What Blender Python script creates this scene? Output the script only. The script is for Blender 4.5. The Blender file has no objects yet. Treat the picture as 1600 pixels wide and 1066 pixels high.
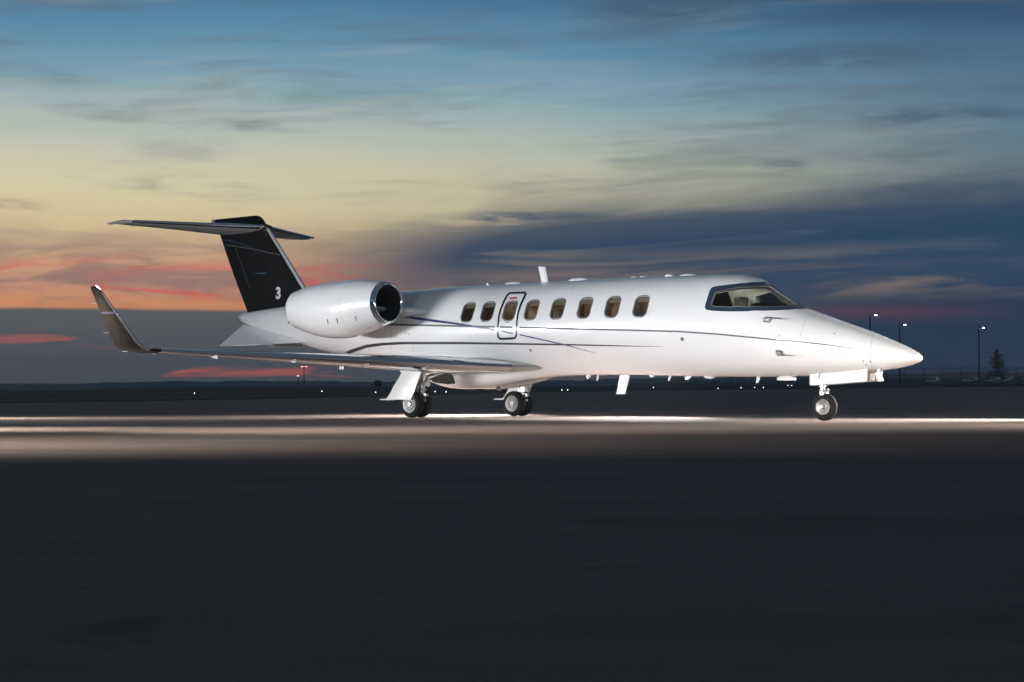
import bpy, bmesh, math, random
from mathutils import Vector, Matrix
from mathutils.geometry import delaunay_2d_cdt
random.seed(7)
R = math.radians
scene = bpy.context.scene
col = scene.collection

# ------------------------------------------------------------------ camera
FOC, PITCH, CAMZ = 2782.5, 0.0293, 0.4567          # focal length in photograph pixels (1600 wide)
THETA, JX, JY = 0.70967, 5.1398, 29.4497           # heading and nose wheel position of the jet
cam_d = bpy.data.cameras.new('camera')
cam = bpy.data.objects.new('camera', cam_d); col.objects.link(cam)
cam.location = (0, 0, CAMZ); cam.rotation_euler = (math.pi/2 + PITCH, 0, 0)
cam_d.sensor_width = 36; cam_d.lens = FOC*36/1600
cam_d.clip_start = 0.1; cam_d.clip_end = 20000
scene.camera = cam
cy = scene.cycles; cy.max_bounces = 6; cy.diffuse_bounces = 3; cy.glossy_bounces = 3; cy.transmission_bounces = 4; cy.volume_bounces = 0; cy.transparent_max_bounces = 10
scene.view_settings.view_transform = 'Standard'; scene.view_settings.look = 'None'
scene.view_settings.exposure = 0; scene.view_settings.gamma = 1

# ------------------------------------------------------------------ node helpers
def lin(c):
    return tuple(((v/255)/12.92 if v/255 <= .04045 else ((v/255+.055)/1.055)**2.4) for v in c) + (1,)
class NT:
    def __init__(s, nt): s.nt = nt
    def put(s, sock, v):
        if isinstance(v, bpy.types.NodeSocket): s.nt.links.new(v, sock)
        else: sock.default_value = v
    def m(s, op, a, b=0.0, c=0.0):
        n = s.nt.nodes.new('ShaderNodeMath'); n.operation = op
        for i, v in enumerate((a, b, c)): s.put(n.inputs[i], v)
        return n.outputs[0]
    def add(s, a, b): return s.m('ADD', a, b)
    def sub(s, a, b): return s.m('SUBTRACT', a, b)
    def mul(s, *a):
        r = a[0]
        for b in a[1:]: r = s.m('MULTIPLY', r, b)
        return r
    def sm(s, x, a, b, o0=0.0, o1=1.0):
        n = s.nt.nodes.new('ShaderNodeMapRange'); n.interpolation_type = 'SMOOTHSTEP'
        s.put(n.inputs[0], x); n.inputs[1].default_value = a; n.inputs[2].default_value = b
        n.inputs[3].default_value = o0; n.inputs[4].default_value = o1
        return n.outputs[0]
    def bump(s, x, c, w):                       # smooth hump round c with half width w
        d = s.m('ABSOLUTE', s.sub(x, c)); return s.sm(d, 0, w, 1, 0)
    def ramp(s, f, stops, span):
        n = s.nt.nodes.new('ShaderNodeValToRGB'); s.put(n.inputs[0], s.m('DIVIDE', f, span))
        e = n.color_ramp.elements
        while len(e) > 1: e.remove(e[-1])
        e[0].position = stops[0][0]/span; e[0].color = lin(stops[0][1])
        for p, c in stops[1:]:
            k = e.new(p/span); k.color = lin(c)
        return n.outputs[0]
    def mix(s, f, a, b, mode='MIX'):
        n = s.nt.nodes.new('ShaderNodeMix'); n.data_type = 'RGBA'; n.blend_type = mode
        s.put(n.inputs[0], f); s.put(n.inputs[6], a); s.put(n.inputs[7], b)
        return n.outputs[2]
    def vec(s, x, y, z):
        n = s.nt.nodes.new('ShaderNodeCombineXYZ')
        for i, v in enumerate((x, y, z)): s.put(n.inputs[i], v)
        return n.outputs[0]
    def noise(s, v, scale, detail=3, rough=.5, dist=0.0):
        n = s.nt.nodes.new('ShaderNodeTexNoise'); s.put(n.inputs['Vector'], v)
        n.inputs['Scale'].default_value = scale; n.inputs['Detail'].default_value = detail
        n.inputs['Roughness'].default_value = rough; n.inputs['Distortion'].default_value = dist
        return n.outputs[0]

# ------------------------------------------------------------------ world: dusk sky with streaked cloud
world = bpy.data.worlds.new('World'); scene.world = world; world.use_nodes = True
world.cycles.sampling_method = 'MANUAL'; world.cycles.sample_map_resolution = 512
wn = world.node_tree; wn.nodes.clear(); W = NT(wn)
tc = wn.nodes.new('ShaderNodeTexCoord'); sp = wn.nodes.new('ShaderNodeSeparateXYZ')
wn.links.new(tc.outputs['Generated'], sp.inputs[0])
sx, sy, sz = sp.outputs
t = W.m('DIVIDE', W.m('ARCSINE', sz), 0.2170)                   # 0 at the horizon, 1 at 12.4 degrees
az = W.m('ARCTAN2', sx, sy)
hl = W.m('SQRT', W.add(W.mul(sx, sx), W.mul(sy, sy)))
SUNAZ = -0.36                                                    # where the sun went down, left of the frame
cosd = W.m('DIVIDE', W.add(W.mul(sx, math.sin(SUNAZ)), W.mul(sy, math.cos(SUNAZ))), W.m('MAXIMUM', hl, 1e-4))
dist = W.m('ARCCOSINE', W.m('MINIMUM', cosd, 0.999999))          # angle away from the afterglow
tilt = W.sub(sz, W.mul(sx, 0.035))
def wnoise(kx, kz, seed, detail=4, rough=.55, d=0.0):
    return W.noise(W.vec(W.add(W.mul(sx, kx), seed), W.mul(sy, kx*.5), W.mul(tilt, kz)), 1.0, detail, rough, d)
big = wnoise(4, 14, 3.1, 3, .5)
tw = W.add(t, W.mul(W.sub(big, .5), .12))
left = W.ramp(tw, [(0, (88, 92, 98)), (.16, (150, 112, 102)), (.23, (214, 148, 112)), (.29, (206, 152, 124)), (.36, (214, 176, 136)),
    (.44, (222, 202, 158)), (.52, (222, 211, 172)), (.60, (206, 206, 184)), (.70, (170, 188, 186)), (.80, (126, 164, 182)), (.92, (92, 140, 172)),
    (1.03, (72, 118, 152)), (1.5, (66, 98, 124)), (3, (58, 72, 88)), (7, (50, 58, 68))], 8)
midc = W.ramp(tw, [(0, (62, 72, 84)), (.18, (84, 90, 98)), (.30, (128, 118, 112)), (.38, (170, 154, 132)), (.47, (198, 188, 158)), (.56, (198, 196, 170)),
    (.66, (178, 190, 180)), (.76, (140, 172, 184)), (.88, (102, 148, 178)), (1.0, (80, 126, 162)), (1.5, (62, 94, 122)), (3, (56, 70, 86)), (7, (50, 58, 68))], 8)
right = W.ramp(tw, [(0, (36, 52, 70)), (.10, (34, 58, 82)), (.24, (38, 66, 94)), (.36, (52, 78, 104)), (.46, (84, 104, 118)), (.55, (104, 124, 134)),
    (.66, (96, 126, 146)), (.78, (84, 118, 144)), (.90, (64, 102, 134)), (1.02, (48, 84, 116)), (1.5, (46, 72, 98)), (3, (48, 62, 78)), (7, (48, 56, 66))], 8)
base = W.mix(W.sm(dist, .14, .42), left, midc)
base = W.mix(W.sm(dist, .36, .66), base, right)
# fine high wisps
n1 = wnoise(7, 60, 11.0, 4, .6, .4)
base = W.mix(W.mul(W.sm(n1, .50, .72), .42, W.sm(t, .25, .5)), base, lin((96, 110, 120)))
n1b = wnoise(5, 45, 57.0, 3, .55, .3)
base = W.mix(W.mul(W.sm(n1b, .50, .72), .22, W.sm(t, .3, .55)), base, lin((214, 206, 182)))
# mauve and red streaks of the afterglow
n2 = wnoise(12, 62, 21.7, 4, .6, .8)
glow = W.mul(W.sm(dist, .20, .40, 1, 0), W.bump(t, .285, .19))
base = W.mix(W.mul(glow, W.sm(n2, .40, .60), .85), base, lin((150, 120, 116)))
n3 = wnoise(13, 80, 35.2, 3, .6, .9)
red = W.mul(W.sm(dist, .24, .44, 1, 0), W.bump(t, .27, .10))
base = W.mix(W.mul(red, W.sm(n3, .48, .66), .85), base, lin((222, 96, 88)))
amber = W.mul(W.sm(dist, .22, .40, 1, 0), W.bump(W.add(t, W.mul(W.sub(n2, .5), .05)), .222, .035))
base = W.mix(W.mul(amber, .45), base, lin((236, 158, 96)))
# blue-grey streaks across the middle and the right
n4 = wnoise(5, 46, 47.9, 3, .55, .5)
zone = W.mul(W.sm(dist, .20, .42), W.bump(W.sub(t, W.mul(sx, .16)), .34, .22))
edge = W.mul(W.sm(n4, .40, .56), zone)
base = W.mix(W.mul(W.m('MINIMUM', W.mul(edge, 1.6), 1.0), .92), base, lin((48, 72, 98)))
# deep blue bank along the right, flat band from the middle on
n4b = wnoise(4, 40, 5.4, 3, .5, .3)
bandt = W.add(t, W.mul(W.sub(n4b, .5), .09))
band = W.mul(W.sm(dist, .24, .46), W.bump(W.sub(bandt, W.mul(sx, .10)), .375, .075))
base = W.mix(W.mul(band, .95), base, lin((42, 70, 98)))
low = W.mul(W.sm(dist, .42, .62), W.sm(bandt, .20, .30, 1, 0))
base = W.mix(W.mul(low, .9), base, lin((33, 56, 82)))
# lit tan streaks under it
n5 = wnoise(6, 60, 63.3, 4, .6, .5)
tan = W.mul(W.sm(dist, .26, .40), W.sm(dist, .58, .72, 1, 0), W.bump(t, .285, .062))
base = W.mix(W.mul(tan, W.sm(n5, .42, .60), .85), base, lin((142, 124, 112)))
pk = W.mul(W.bump(az, .20, .10), W.bump(t, .205, .035), W.sm(n5, .36, .56))
base = W.mix(W.mul(pk, .5), base, lin((112, 66, 86)))
# dark cloud high up
n6 = wnoise(5, 36, 71.0, 3, .55, .4)
high = W.mul(W.bump(t, 1.02, .22), W.sm(n6, .40, .62), W.sm(dist, .24, .5))
base = W.mix(W.mul(high, .6), base, lin((48, 74, 106)))
n7 = wnoise(8, 62, 88.0, 3, .5, .4)
base = W.mix(W.mul(W.sm(n7, .55, .70), W.bump(t, .62, .3), .45, W.sm(dist, .4, .6)), base, lin((62, 84, 104)))
# small dark scuds and streaks
n10 = wnoise(22, 90, 131.0, 3, .6, .6)
for px, py, wx, wy, k_ in ((385, 155, 26, 12, .18), (395, 201, 60, 9, .5), (280, 240, 110, 20, .3), (1225, 260, 60, 10, .45), (830, 338, 190, 7, .75),
        (1130, 340, 120, 12, .6), (1480, 192, 190, 11, .55), (1050, 12, 240, 30, .6), (1500, 305, 200, 12, .55), (1300, 100, 260, 22, .4), (10, 330, 80, 10, .3)):
    a0 = math.atan((px-800)/FOC); e0 = (614.5-py)/FOC/.2170
    msk = W.mul(W.bump(az, a0, wx/FOC), W.bump(W.add(t, W.mul(W.sub(n10, .5), .06)), e0, wy/FOC/.2170*1.4))
    base = W.mix(W.mul(W.m('MINIMUM', W.mul(msk, 1.5), 1.0), k_, W.sm(n10, .30, .55)), base, lin((66, 84, 104) if px > 600 else (126, 130, 132) if py > 140 and px > 100 else (120, 96, 92)))
# slate bank low on the left, flat-topped
n8 = wnoise(6, 10, 97.0, 3, .55)
bank = W.mul(W.sm(W.add(t, W.mul(W.sub(n8, .5), .035)), .204, .216, 1, 0), W.sm(dist, .34, .56, 1, 0))
base = W.mix(W.mul(bank, .96), base, W.mix(W.sm(t, .0, .2), lin((78, 84, 92)), lin((86, 94, 98))))
n9 = wnoise(14, 150, 103.0, 3, .55, .5)
slit = W.mul(W.sm(dist, .34, .50, 1, 0), W.add(W.bump(t, .055, .020), W.mul(W.bump(t, .135, .03), .55)), W.sm(n9, .50, .62), W.sm(n2, .34, .54))
base = W.mix(W.mul(slit, .9), base, lin((206, 104, 88)))
# below the horizon: plain dusk ground tone
base = W.mix(W.sm(t, -.06, -.01, 1, 0), base, lin((30, 32, 36)))
nish = wn.nodes.new('ShaderNodeTexSky'); nish.sky_type = 'NISHITA'; nish.sun_disc = False
nish.sun_elevation = R(0.5); nish.sun_rotation = SUNAZ
bg = wn.nodes.new('ShaderNodeBackground'); bg.inputs[1].default_value = 1.0
W.put(bg.inputs[0], base)
bg2 = wn.nodes.new('ShaderNodeBackground'); bg2.inputs[1].default_value = 0.0008
W.put(bg2.inputs[0], nish.outputs[0])
ads = wn.nodes.new('ShaderNodeAddShader'); wn.links.new(bg.outputs[0], ads.inputs[0]); wn.links.new(bg2.outputs[0], ads.inputs[1])
wo = wn.nodes.new('ShaderNodeOutputWorld'); wn.links.new(ads.outputs[0], wo.inputs[0])

# ------------------------------------------------------------------ the photographer's floodlights, unseen: off frame, two hidden behind the fuselage
def area(name, loc, target, sx_, sy_, power, color=(.98, .985, 1), spread=60):
    d = bpy.data.lights.new(name, 'AREA'); d.shape = 'RECTANGLE'; d.size = sx_; d.size_y = sy_
    d.energy = power; d.color = color; d.spread = R(spread)
    o = bpy.data.objects.new(name, d); col.objects.link(o); o.location = loc
    o.rotation_euler = (Vector(target)-Vector(loc)).to_track_quat('-Z', 'Y').to_euler()
    return o
area('flood_left', (-17, 28, 1.4), (-2, 33, 1.9), 5.0, 1.0, 370, spread=70)
area('flood_front', (-11, 11, 1.3), (5.5, 30, 1.7), 9.0, 1.0, 205, spread=34)
area('flood_right', (15, 20, 1.5), (6, 28.5, 1.2), 3.0, 1.0, 78, spread=60)
# low work lights that graze the concrete
WARM = (1, .88, .72)
area('work_light_left', (-16.0, 31.0, 2.6), (-11.2, 32.0, 0), 1.5, .3, 330, WARM, 30)
area('work_light_wing', (-12.0, 22.0, 2.2), (-7.5, 22.4, 0), 1.5, .3, 170, WARM, 34)
area('work_light_near', (-10.5, 14.0, 3.0), (-5.5, 15.6, 0), 2.0, .3, 190, WARM, 56)
area('work_light_middle', (-9.0, 19.0, 3.0), (2.0, 23.5, 0), 2.0, .3, 190, WARM, 40)
area('work_light_right', (13.5, 24.5, 2.6), (8.5, 25.2, 0), 1.5, .3, 240, WARM, 60)
area('work_light_wheels', (0.3, 38.9, 1.5), (-1.6, 34.6, 0), 1.6, .3, 800, (1, .95, .88), 100)
area('work_light_belly', (3.7, 34.7, 1.5), (1.15, 32.5, 0), 1.6, .3, 320, (1, .95, .88), 90)
area('work_light_nose', (11.8, 31.5, 2.4), (6.6, 30.2, 0), 1.2, .3, 330, (1, .95, .88), 50)

# ------------------------------------------------------------------ materials
def mat(name, c, rough=.5, metal=0.0, spec=.5, coat=0.0, var=.0, vscale=8.0, bump=0.0, bscale=60.0, stretch=(1, 1, 1), emit=None, estr=0.0):
    m = bpy.data.materials.new(name); m.use_nodes = True
    n = NT(m.node_tree); b = m.node_tree.nodes['Principled BSDF']
    b.inputs['Base Color'].default_value = tuple(c)+(1,); b.inputs['Roughness'].default_value = rough
    b.inputs['Metallic'].default_value = metal; b.inputs['Specular IOR Level'].default_value = spec
    b.inputs['Coat Weight'].default_value = coat; b.inputs['Coat Roughness'].default_value = .06
    if emit: b.inputs['Emission Color'].default_value = tuple(emit)+(1,); b.inputs['Emission Strength'].default_value = estr
    if var or bump:
        t_ = m.node_tree.nodes.new('ShaderNodeTexCoord'); mp = m.node_tree.nodes.new('ShaderNodeMapping')
        mp.inputs['Scale'].default_value = stretch
        m.node_tree.links.new(t_.outputs['Object'], mp.inputs[0]); v = mp.outputs[0]
        if var:
            f = n.noise(v, vscale, 6, .6)
            k = n.sm(f, .3, .7, 1-var, 1+var)
            cc = m.node_tree.nodes.new('ShaderNodeVectorMath'); cc.operation = 'SCALE'
            cc.inputs[0].default_value = tuple(c); n.put(cc.inputs['Scale'], k)
            m.node_tree.links.new(cc.outputs[0], b.inputs['Base Color'])
            n.put(b.inputs['Roughness'], n.sm(f, .2, .8, max(0, rough-.1*var*3), min(1, rough+.1*var*3)))
        if bump:
            bp = m.node_tree.nodes.new('ShaderNodeBump'); bp.inputs['Strength'].default_value = bump
            bp.inputs['Distance'].default_value = .01
            n.put(bp.inputs['Height'], n.noise(v, bscale, 5, .6)); m.node_tree.links.new(bp.outputs[0], b.inputs['Normal'])
    return m
def glass_mat(name, tint, refl=1.0):
    m = bpy.data.materials.new(name); m.use_nodes = True; nt = m.node_tree; nt.nodes.clear()
    tr = nt.nodes.new('ShaderNodeBsdfTransparent'); tr.inputs[0].default_value = tuple(tint)+(1,)
    gl = nt.nodes.new('ShaderNodeBsdfGlossy'); gl.inputs['Roughness'].default_value = .02
    fr = nt.nodes.new('ShaderNodeFresnel'); fr.inputs[0].default_value = 1.45
    mx = nt.nodes.new('ShaderNodeMixShader'); out = nt.nodes.new('ShaderNodeOutputMaterial')
    n = NT(nt); n.put(mx.inputs[0], n.mul(fr.outputs[0], refl))
    nt.links.new(tr.outputs[0], mx.inputs[1]); nt.links.new(gl.outputs[0], mx.inputs[2]); nt.links.new(mx.outputs[0], out.inputs[0])
    return m
MT = dict(
    white=mat('white_paint', (.80, .80, .805), .28, coat=1.0, var=.015, vscale=1.2),
    door=mat('white_door_paint', (.62, .62, .615), .35, coat=.3, var=.03, vscale=6),
    charcoal=mat('charcoal_paint', (.011, .0105, .010), .14, spec=.12, coat=0, var=.02, vscale=2),
    navy=mat('windshield_frame_paint', (.026, .040, .072), .2, coat=.8),
    chrome=mat('polished_metal', (.88, .88, .90), .05, metal=1, var=.03, vscale=5),
    steel=mat('strut_metal', (.55, .55, .56), .3, metal=1, var=.15, vscale=18),
    rim=mat('rim_paint', (.26, .26, .26), .4, metal=.6, var=.06, vscale=14),
    rubber=mat('tyre_rubber', (.012, .012, .0125), .8, spec=.2, var=.2, vscale=20),
    dark=mat('dark_cavity', (.012, .012, .013), .7, var=.1),
    duct=mat('inlet_duct', (.05, .047, .042), .4, metal=.3, var=.1),
    blade=mat('fan_blade_metal', (.05, .05, .05), .4, metal=.8),
    trim=mat('door_trim', (.06, .065, .08), .25, metal=.7),
    frame=mat('window_frame_metal', (.15, .15, .155), .4, metal=.3),
    reveal=mat('window_reveal', (.34, .33, .32), .45),
    grey=mat('grey_stripe_paint', (.085, .088, .095), .5),
    dstripe=mat('dark_stripe_paint', (.035, .037, .042), .3, coat=.5),
    blue=mat('blue_stripe_paint', (.018, .024, .13), .3, coat=.5),
    wingskin=mat('wing_skin', (.50, .49, .48), .3, metal=.75, var=.05, vscale=3),
    vort=mat('vortilon_paint', (.32, .32, .32), .5),
    silver=mat('silver_paint', (.60, .60, .61), .32, metal=.0, coat=.4, var=.03),
    seam=mat('panel_gap', (.52, .52, .52), .6),
    red=mat('red_placard', (.42, .03, .04), .5),
    lining=mat('cockpit_lining', (.55, .56, .52), .7, var=.05),
    cabin=mat('cabin_trim', (.55, .45, .33), .6, var=.08),
    shade=mat('window_shade', (.52, .47, .40), .7),
    leather=mat('seat_leather', (.36, .28, .19), .5, var=.1, bump=.2),
    black=mat('black_trim', (.014, .014, .014), .6),
    carpet=mat('carpet', (.10, .085, .07), .9, var=.15),
    glass=glass_mat('window_glass', (.62, .60, .56), .8), wglass=glass_mat('windshield_glass', (.86, .90, .87), .8),
    lens=mat('lamp_lens', (.75, .75, .72), .1, coat=1),
    post=mat('mast_steel', (.035, .036, .038), .5, metal=.4, var=.1),
    lamp=mat('lit_lamp', (1, 1, 1), .4, emit=(1, .95, .85), estr=22),
    lamp2=mat('bright_lamp', (1, 1, 1), .4, emit=(1, .93, .8), estr=60),
    redlamp=mat('red_lamp', (1, .5, .4), .4, emit=(1, .42, .3), estr=3),
    dot=mat('airfield_lamp', (1, 1, 1), .4, emit=(.9, .95, 1), estr=8),
    bluedot=mat('blue_lamp', (.2, .3, 1), .4, emit=(.1, .3, 1), estr=10),
    carglass=mat('car_glass', (.02, .022, .025), .08, coat=1),
    needle=mat('spruce_needles', (.020, .030, .020), .8, var=.3, vscale=3),
    bark=mat('bark', (.05, .04, .03), .9, var=.3),
)
def car_paint(c): return mat('car_paint', c, .3, coat=.8, metal=.3)

# ------------------------------------------------------------------ mesh helpers
def link(o, parent=None):
    col.objects.link(o)
    if parent: o.parent = parent
    return o
def mesh(name, verts, faces, m, parent=None, smooth=True, angle=35, normals=None):
    if normals is not None:                       # wind every face to agree with its normals
        ff_ = []
        for q in faces:
            a, b, c_ = verts[q[0]], verts[q[1]], verts[q[2]]
            ff_.append(q if (b-a).cross(c_-a).dot(normals[q[0]]+normals[q[1]]+normals[q[2]]) >= 0 else tuple(q[::-1]))
        faces = ff_
    me = bpy.data.meshes.new(name); me.from_pydata([tuple(v) for v in verts], [], faces)
    bm = bmesh.new(); bm.from_mesh(me)
    if normals is None: bmesh.ops.recalc_face_normals(bm, faces=bm.faces)
    bm.to_mesh(me); bm.free()
    for p in me.polygons: p.use_smooth = smooth
    if normals is not None: me.normals_split_custom_set_from_vertices(normals)
    elif smooth and angle: me.set_sharp_from_angle(angle=R(angle))
    me.materials.append(MT[m] if isinstance(m, str) else m)
    return link(bpy.data.objects.new(name, me), parent)
def empty(name, loc=(0, 0, 0), rz=0, parent=None):
    o = bpy.data.objects.new(name, None); o.empty_display_size = .3
    o.location = loc; o.rotation_euler = (0, 0, rz); return link(o, parent)
def tag(o, label, cat, group=None):
    o['label'] = label; o['category'] = cat
    if group: o['group'] = group
    return o
class MB:
    def __init__(s): s.v = []; s.f = []
    def raw(s, v, f):
        k = len(s.v); s.v += [Vector(p) for p in v]; s.f += [tuple(i+k for i in q) for q in f]; return s
    def box(s, c, d, rot=None):
        c = Vector(c); h = Vector(d)/2
        P = [Vector((x, y, z)) for x in (-h.x, h.x) for y in (-h.y, h.y) for z in (-h.z, h.z)]
        if rot: P = [rot @ p for p in P]
        return s.raw([c+p for p in P], [(0, 1, 3, 2), (4, 6, 7, 5), (0, 4, 5, 1), (2, 3, 7, 6), (0, 2, 6, 4), (1, 5, 7, 3)])
    def tube(s, a, b, r, r2=None, n=10):
        a = Vector(a); b = Vector(b); r2 = r if r2 is None else r2
        d = (b-a).normalized(); x = d.orthogonal().normalized(); y = d.cross(x)
        v = []
        for p, q in ((a, r), (b, r2)):
            v += [p+(x*math.cos(2*math.pi*i/n)+y*math.sin(2*math.pi*i/n))*q for i in range(n)]
        f = [(i, (i+1) % n, n+(i+1) % n, n+i) for i in range(n)]+[tuple(range(n))[::-1], tuple(range(n, 2*n))]
        return s.raw(v, f)
    def ball(s, c, rx, ry=None, rz=None, n=10, m=6):
        ry = ry or rx; rz = rz or rx; v = []; c = Vector(c)
        for j in range(m+1):
            a = -math.pi/2+math.pi*j/m
            for i in range(n):
                b = 2*math.pi*i/n; v.append(c+Vector((rx*math.cos(a)*math.cos(b), ry*math.cos(a)*math.sin(b), rz*math.sin(a))))
        return s.raw(v, [(j*n+i, j*n+(i+1) % n, (j+1)*n+(i+1) % n, (j+1)*n+i) for j in range(m) for i in range(n)])
    def loft(s, rings, closed=True, caps=True):
        n = len(rings[0]); v = [p for r in rings for p in r]; f = []
        for j in range(len(rings)-1):
            for i in range(n if closed else n-1):
                f.append((j*n+i, j*n+(i+1) % n, (j+1)*n+(i+1) % n, (j+1)*n+i))
        if caps and closed: f += [tuple(range(n))[::-1], tuple(range((len(rings)-1)*n, len(rings)*n))]
        return s.raw(v, f)
    def lathe(s, prof, c, axis='y', n=40):
        rings = []
        for a, r in prof:                      # a along the axis, r radius
            ring = []
            for i in range(n):
                q = 2*math.pi*i/n
                ring.append(Vector(c)+(Vector((r*math.cos(q), a, r*math.sin(q))) if axis == 'y' else
                            Vector((a, r*math.cos(q), r*math.sin(q))) if axis == 'x' else Vector((r*math.cos(q), r*math.sin(q), a))))
            rings.append(ring)
        return s.loft(rings, True, False)
    def prism(s, poly, n):                     # poly: 3D points, extruded by vector n
        k = len(poly); n = Vector(n)
        return s.raw([Vector(p) for p in poly]+[Vector(p)+n for p in poly],
                     [tuple(range(k)), tuple(range(2*k-1, k-1, -1))]+[(i, (i+1) % k, k+(i+1) % k, k+i) for i in range(k)])
    def out(s, name, m, parent=None, **k): return mesh(name, s.v, s.f, m, parent, **k)
def pchip(xs, ys):
    n = len(xs); h = [xs[i+1]-xs[i] for i in range(n-1)]; dl = [(ys[i+1]-ys[i])/h[i] for i in range(n-1)]
    m = [0.0]*n; m[0] = dl[0]; m[-1] = dl[-1]
    for i in range(1, n-1):
        if dl[i-1]*dl[i] > 0:
            a = 2*h[i]+h[i-1]; b = h[i]+2*h[i-1]; m[i] = (a+b)/(a/dl[i-1]+b/dl[i])
    def F(x):
        x = min(max(x, xs[0]), xs[-1]); i = 0
        while i < n-2 and x > xs[i+1]: i += 1
        q = (x-xs[i])/h[i]
        return (1+2*q)*(1-q)**2*ys[i]+q*(1-q)**2*h[i]*m[i]+q*q*(3-2*q)*ys[i+1]+q*q*(q-1)*h[i]*m[i+1]
    return F

# ------------------------------------------------------------------ photograph pixel -> ray (world and jet coordinates)
CT, ST = math.cos(THETA), math.sin(THETA)
def wray(px, py):
    a = (px-800)/FOC; b = -(py-533)/FOC; cp, s_ = math.cos(PITCH), math.sin(PITCH)
    return Vector((a, cp-s_*b, s_+cp*b))
def jray(px, py):                              # jet coordinates: x forward, y port, z up
    w = wray(px, py); o = (-JX, -JY)
    return (Vector((o[0]*CT-o[1]*ST, o[0]*ST+o[1]*CT, CAMZ)), Vector((w.x*CT-w.y*ST, w.x*ST+w.y*CT, w.z)))
def on_y(px, py, y):                           # point of the ray on the plane y of the jet
    o, d = jray(px, py); return o+d*((y-o.y)/d.y)
def hit(px, py, F, t0=18, t1=52, n=340):
    o, d = jray(px, py); tp = t0
    for i in range(1, n+1):
        q = t0+(t1-t0)*i/n
        if F(o+d*q) < 0:
            a, b = tp, q
            for _ in range(26):
                c = (a+b)/2
                if F(o+d*c) < 0: b = c
                else: a = c
            return o+d*b
        tp = q
    return None

# ------------------------------------------------------------------ ground, grass, hills
def smooth(x, a, b):
    q = min(max((x-a)/(b-a), 0), 1); return q*q*(3-2*q)
kf = pchip([-.6, -.31, -.25, -.17, -.05, .05, .3, .6], [.001, .0014, .0036, .0057, .0058, .0060, .0076, .0076])
edge_y = pchip([-.6, -.3, -.17, -.05, .05, .25, .4, .6], [74, 75, 83, 115, 165, 215, 240, 250])
def ground_z(x, y):
    if y < 60: return 0.0
    return kf(x/y)*(min(y, 420)-60)*smooth(y, 55, 80)
def fan(ys, azs, dz):
    v = []; f = []; n = len(azs)
    for row in ys:
        for a in azs:
            y = row(a) if callable(row) else row
            v.append((a*y, y, ground_z(a*y, y)+dz))
    for j in range(len(ys)-1):
        for i in range(n-1): f.append((j*n+i, j*n+i+1, (j+1)*n+i+1, (j+1)*n+i))
    return v, f
azs = [-.6+1.2*i/60 for i in range(61)]
AP = bpy.data.materials.new('apron_concrete'); AP.use_nodes = True
def build_apron_material():
    n = NT(AP.node_tree); b = AP.node_tree.nodes['Principled BSDF']
    t_ = AP.node_tree.nodes.new('ShaderNodeTexCoord'); v = t_.outputs['Object']
    f1 = n.noise(v, .25, 5, .6, .5); f2 = n.noise(v, 2.2, 6, .65); f3 = n.noise(v, 46, 3, .6)
    c = n.mix(n.sm(f1, .3, .7), (.170, .130, .120, 1), (.216, .168, .155, 1))
    c = n.mix(n.mul(n.sm(f2, .38, .66), .45), c, (.134, .105, .099, 1))
    c = n.mix(n.mul(n.sm(f3, .45, .7), .4), c, (.25, .215, .195, 1))
    mp = AP.node_tree.nodes.new('ShaderNodeMapping'); mp.inputs['Scale'].default_value = (.25, 1.6, 1); AP.node_tree.links.new(v, mp.inputs[0])
    f4 = n.noise(mp.outputs[0], .8, 5, .62, .8); c = n.mix(n.mul(n.sm(f4, .50, .66), .35), c, (.085, .068, .062, 1))   # scuffs and rubber
    f5 = n.noise(v, .9, 4, .6, 1.2); c = n.mix(n.mul(n.sm(f5, .64, .72), .4), c, (.075, .062, .056, 1))               # oil stains
    n.put(b.inputs['Base Color'], c); b.inputs['Roughness'].default_value = .92; b.inputs['Specular IOR Level'].default_value = .12
    bp = AP.node_tree.nodes.new('ShaderNodeBump'); bp.inputs['Strength'].default_value = .35; bp.inputs['Distance'].default_value = .006
    n.put(bp.inputs['Height'], f3); AP.node_tree.links.new(bp.outputs[0], b.inputs['Normal'])
build_apron_material()
v, f = fan([55, 60, 65, 70] + [(lambda a, k=k: 74+(edge_y(a)-74)*k/12) for k in range(1, 13)], azs, 0)
k = len(v); nx = 12                               # the part under and behind the camera, all flat
v += [(-60, -40, 0), (60, -40, 0), (60, 55, 0), (-60, 55, 0)]
f2 = [(k, k+1, k+2, k+3)]
v2 = [(p[0], p[1], p[2]) for p in v]
far = [p for p in f]
ap = mesh('apron', v2, far+f2, AP, smooth=True, angle=None); ap['kind'] = 'structure'
GR = mat('dry_grass', (.024, .026, .018), .95, spec=.1, var=.35, vscale=.25, stretch=(1, 3, 1))
v, f = fan([(lambda a: edge_y(a)-1.5), (lambda a: edge_y(a)+30), (lambda a: edge_y(a)+70), (lambda a: edge_y(a)+130), 420, 520, 700], azs, -.06)
gr = mesh('grass_field', v, f, GR, smooth=True, angle=None); gr['kind'] = 'structure'
# a wide sheet below, out to the horizon
TER = mat('far_terrain', (.03, .034, .028), .95, spec=.1, var=.3, vscale=.01)
v = []; f = []
for r in (0.0, 200, 700, 2000, 9000):
    for i in range(48):
        q = 2*math.pi*i/48; v.append((r*math.cos(q), r*math.sin(q), -.35 if r < 300 else -2.0))
for j in range(4):
    for i in range(48): f.append((j*48+i, j*48+(i+1) % 48, (j+1)*48+(i+1) % 48, (j+1)*48+i))
te = mesh('terrain', v, f, TER, smooth=True, angle=None); te['kind'] = 'structure'
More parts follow.
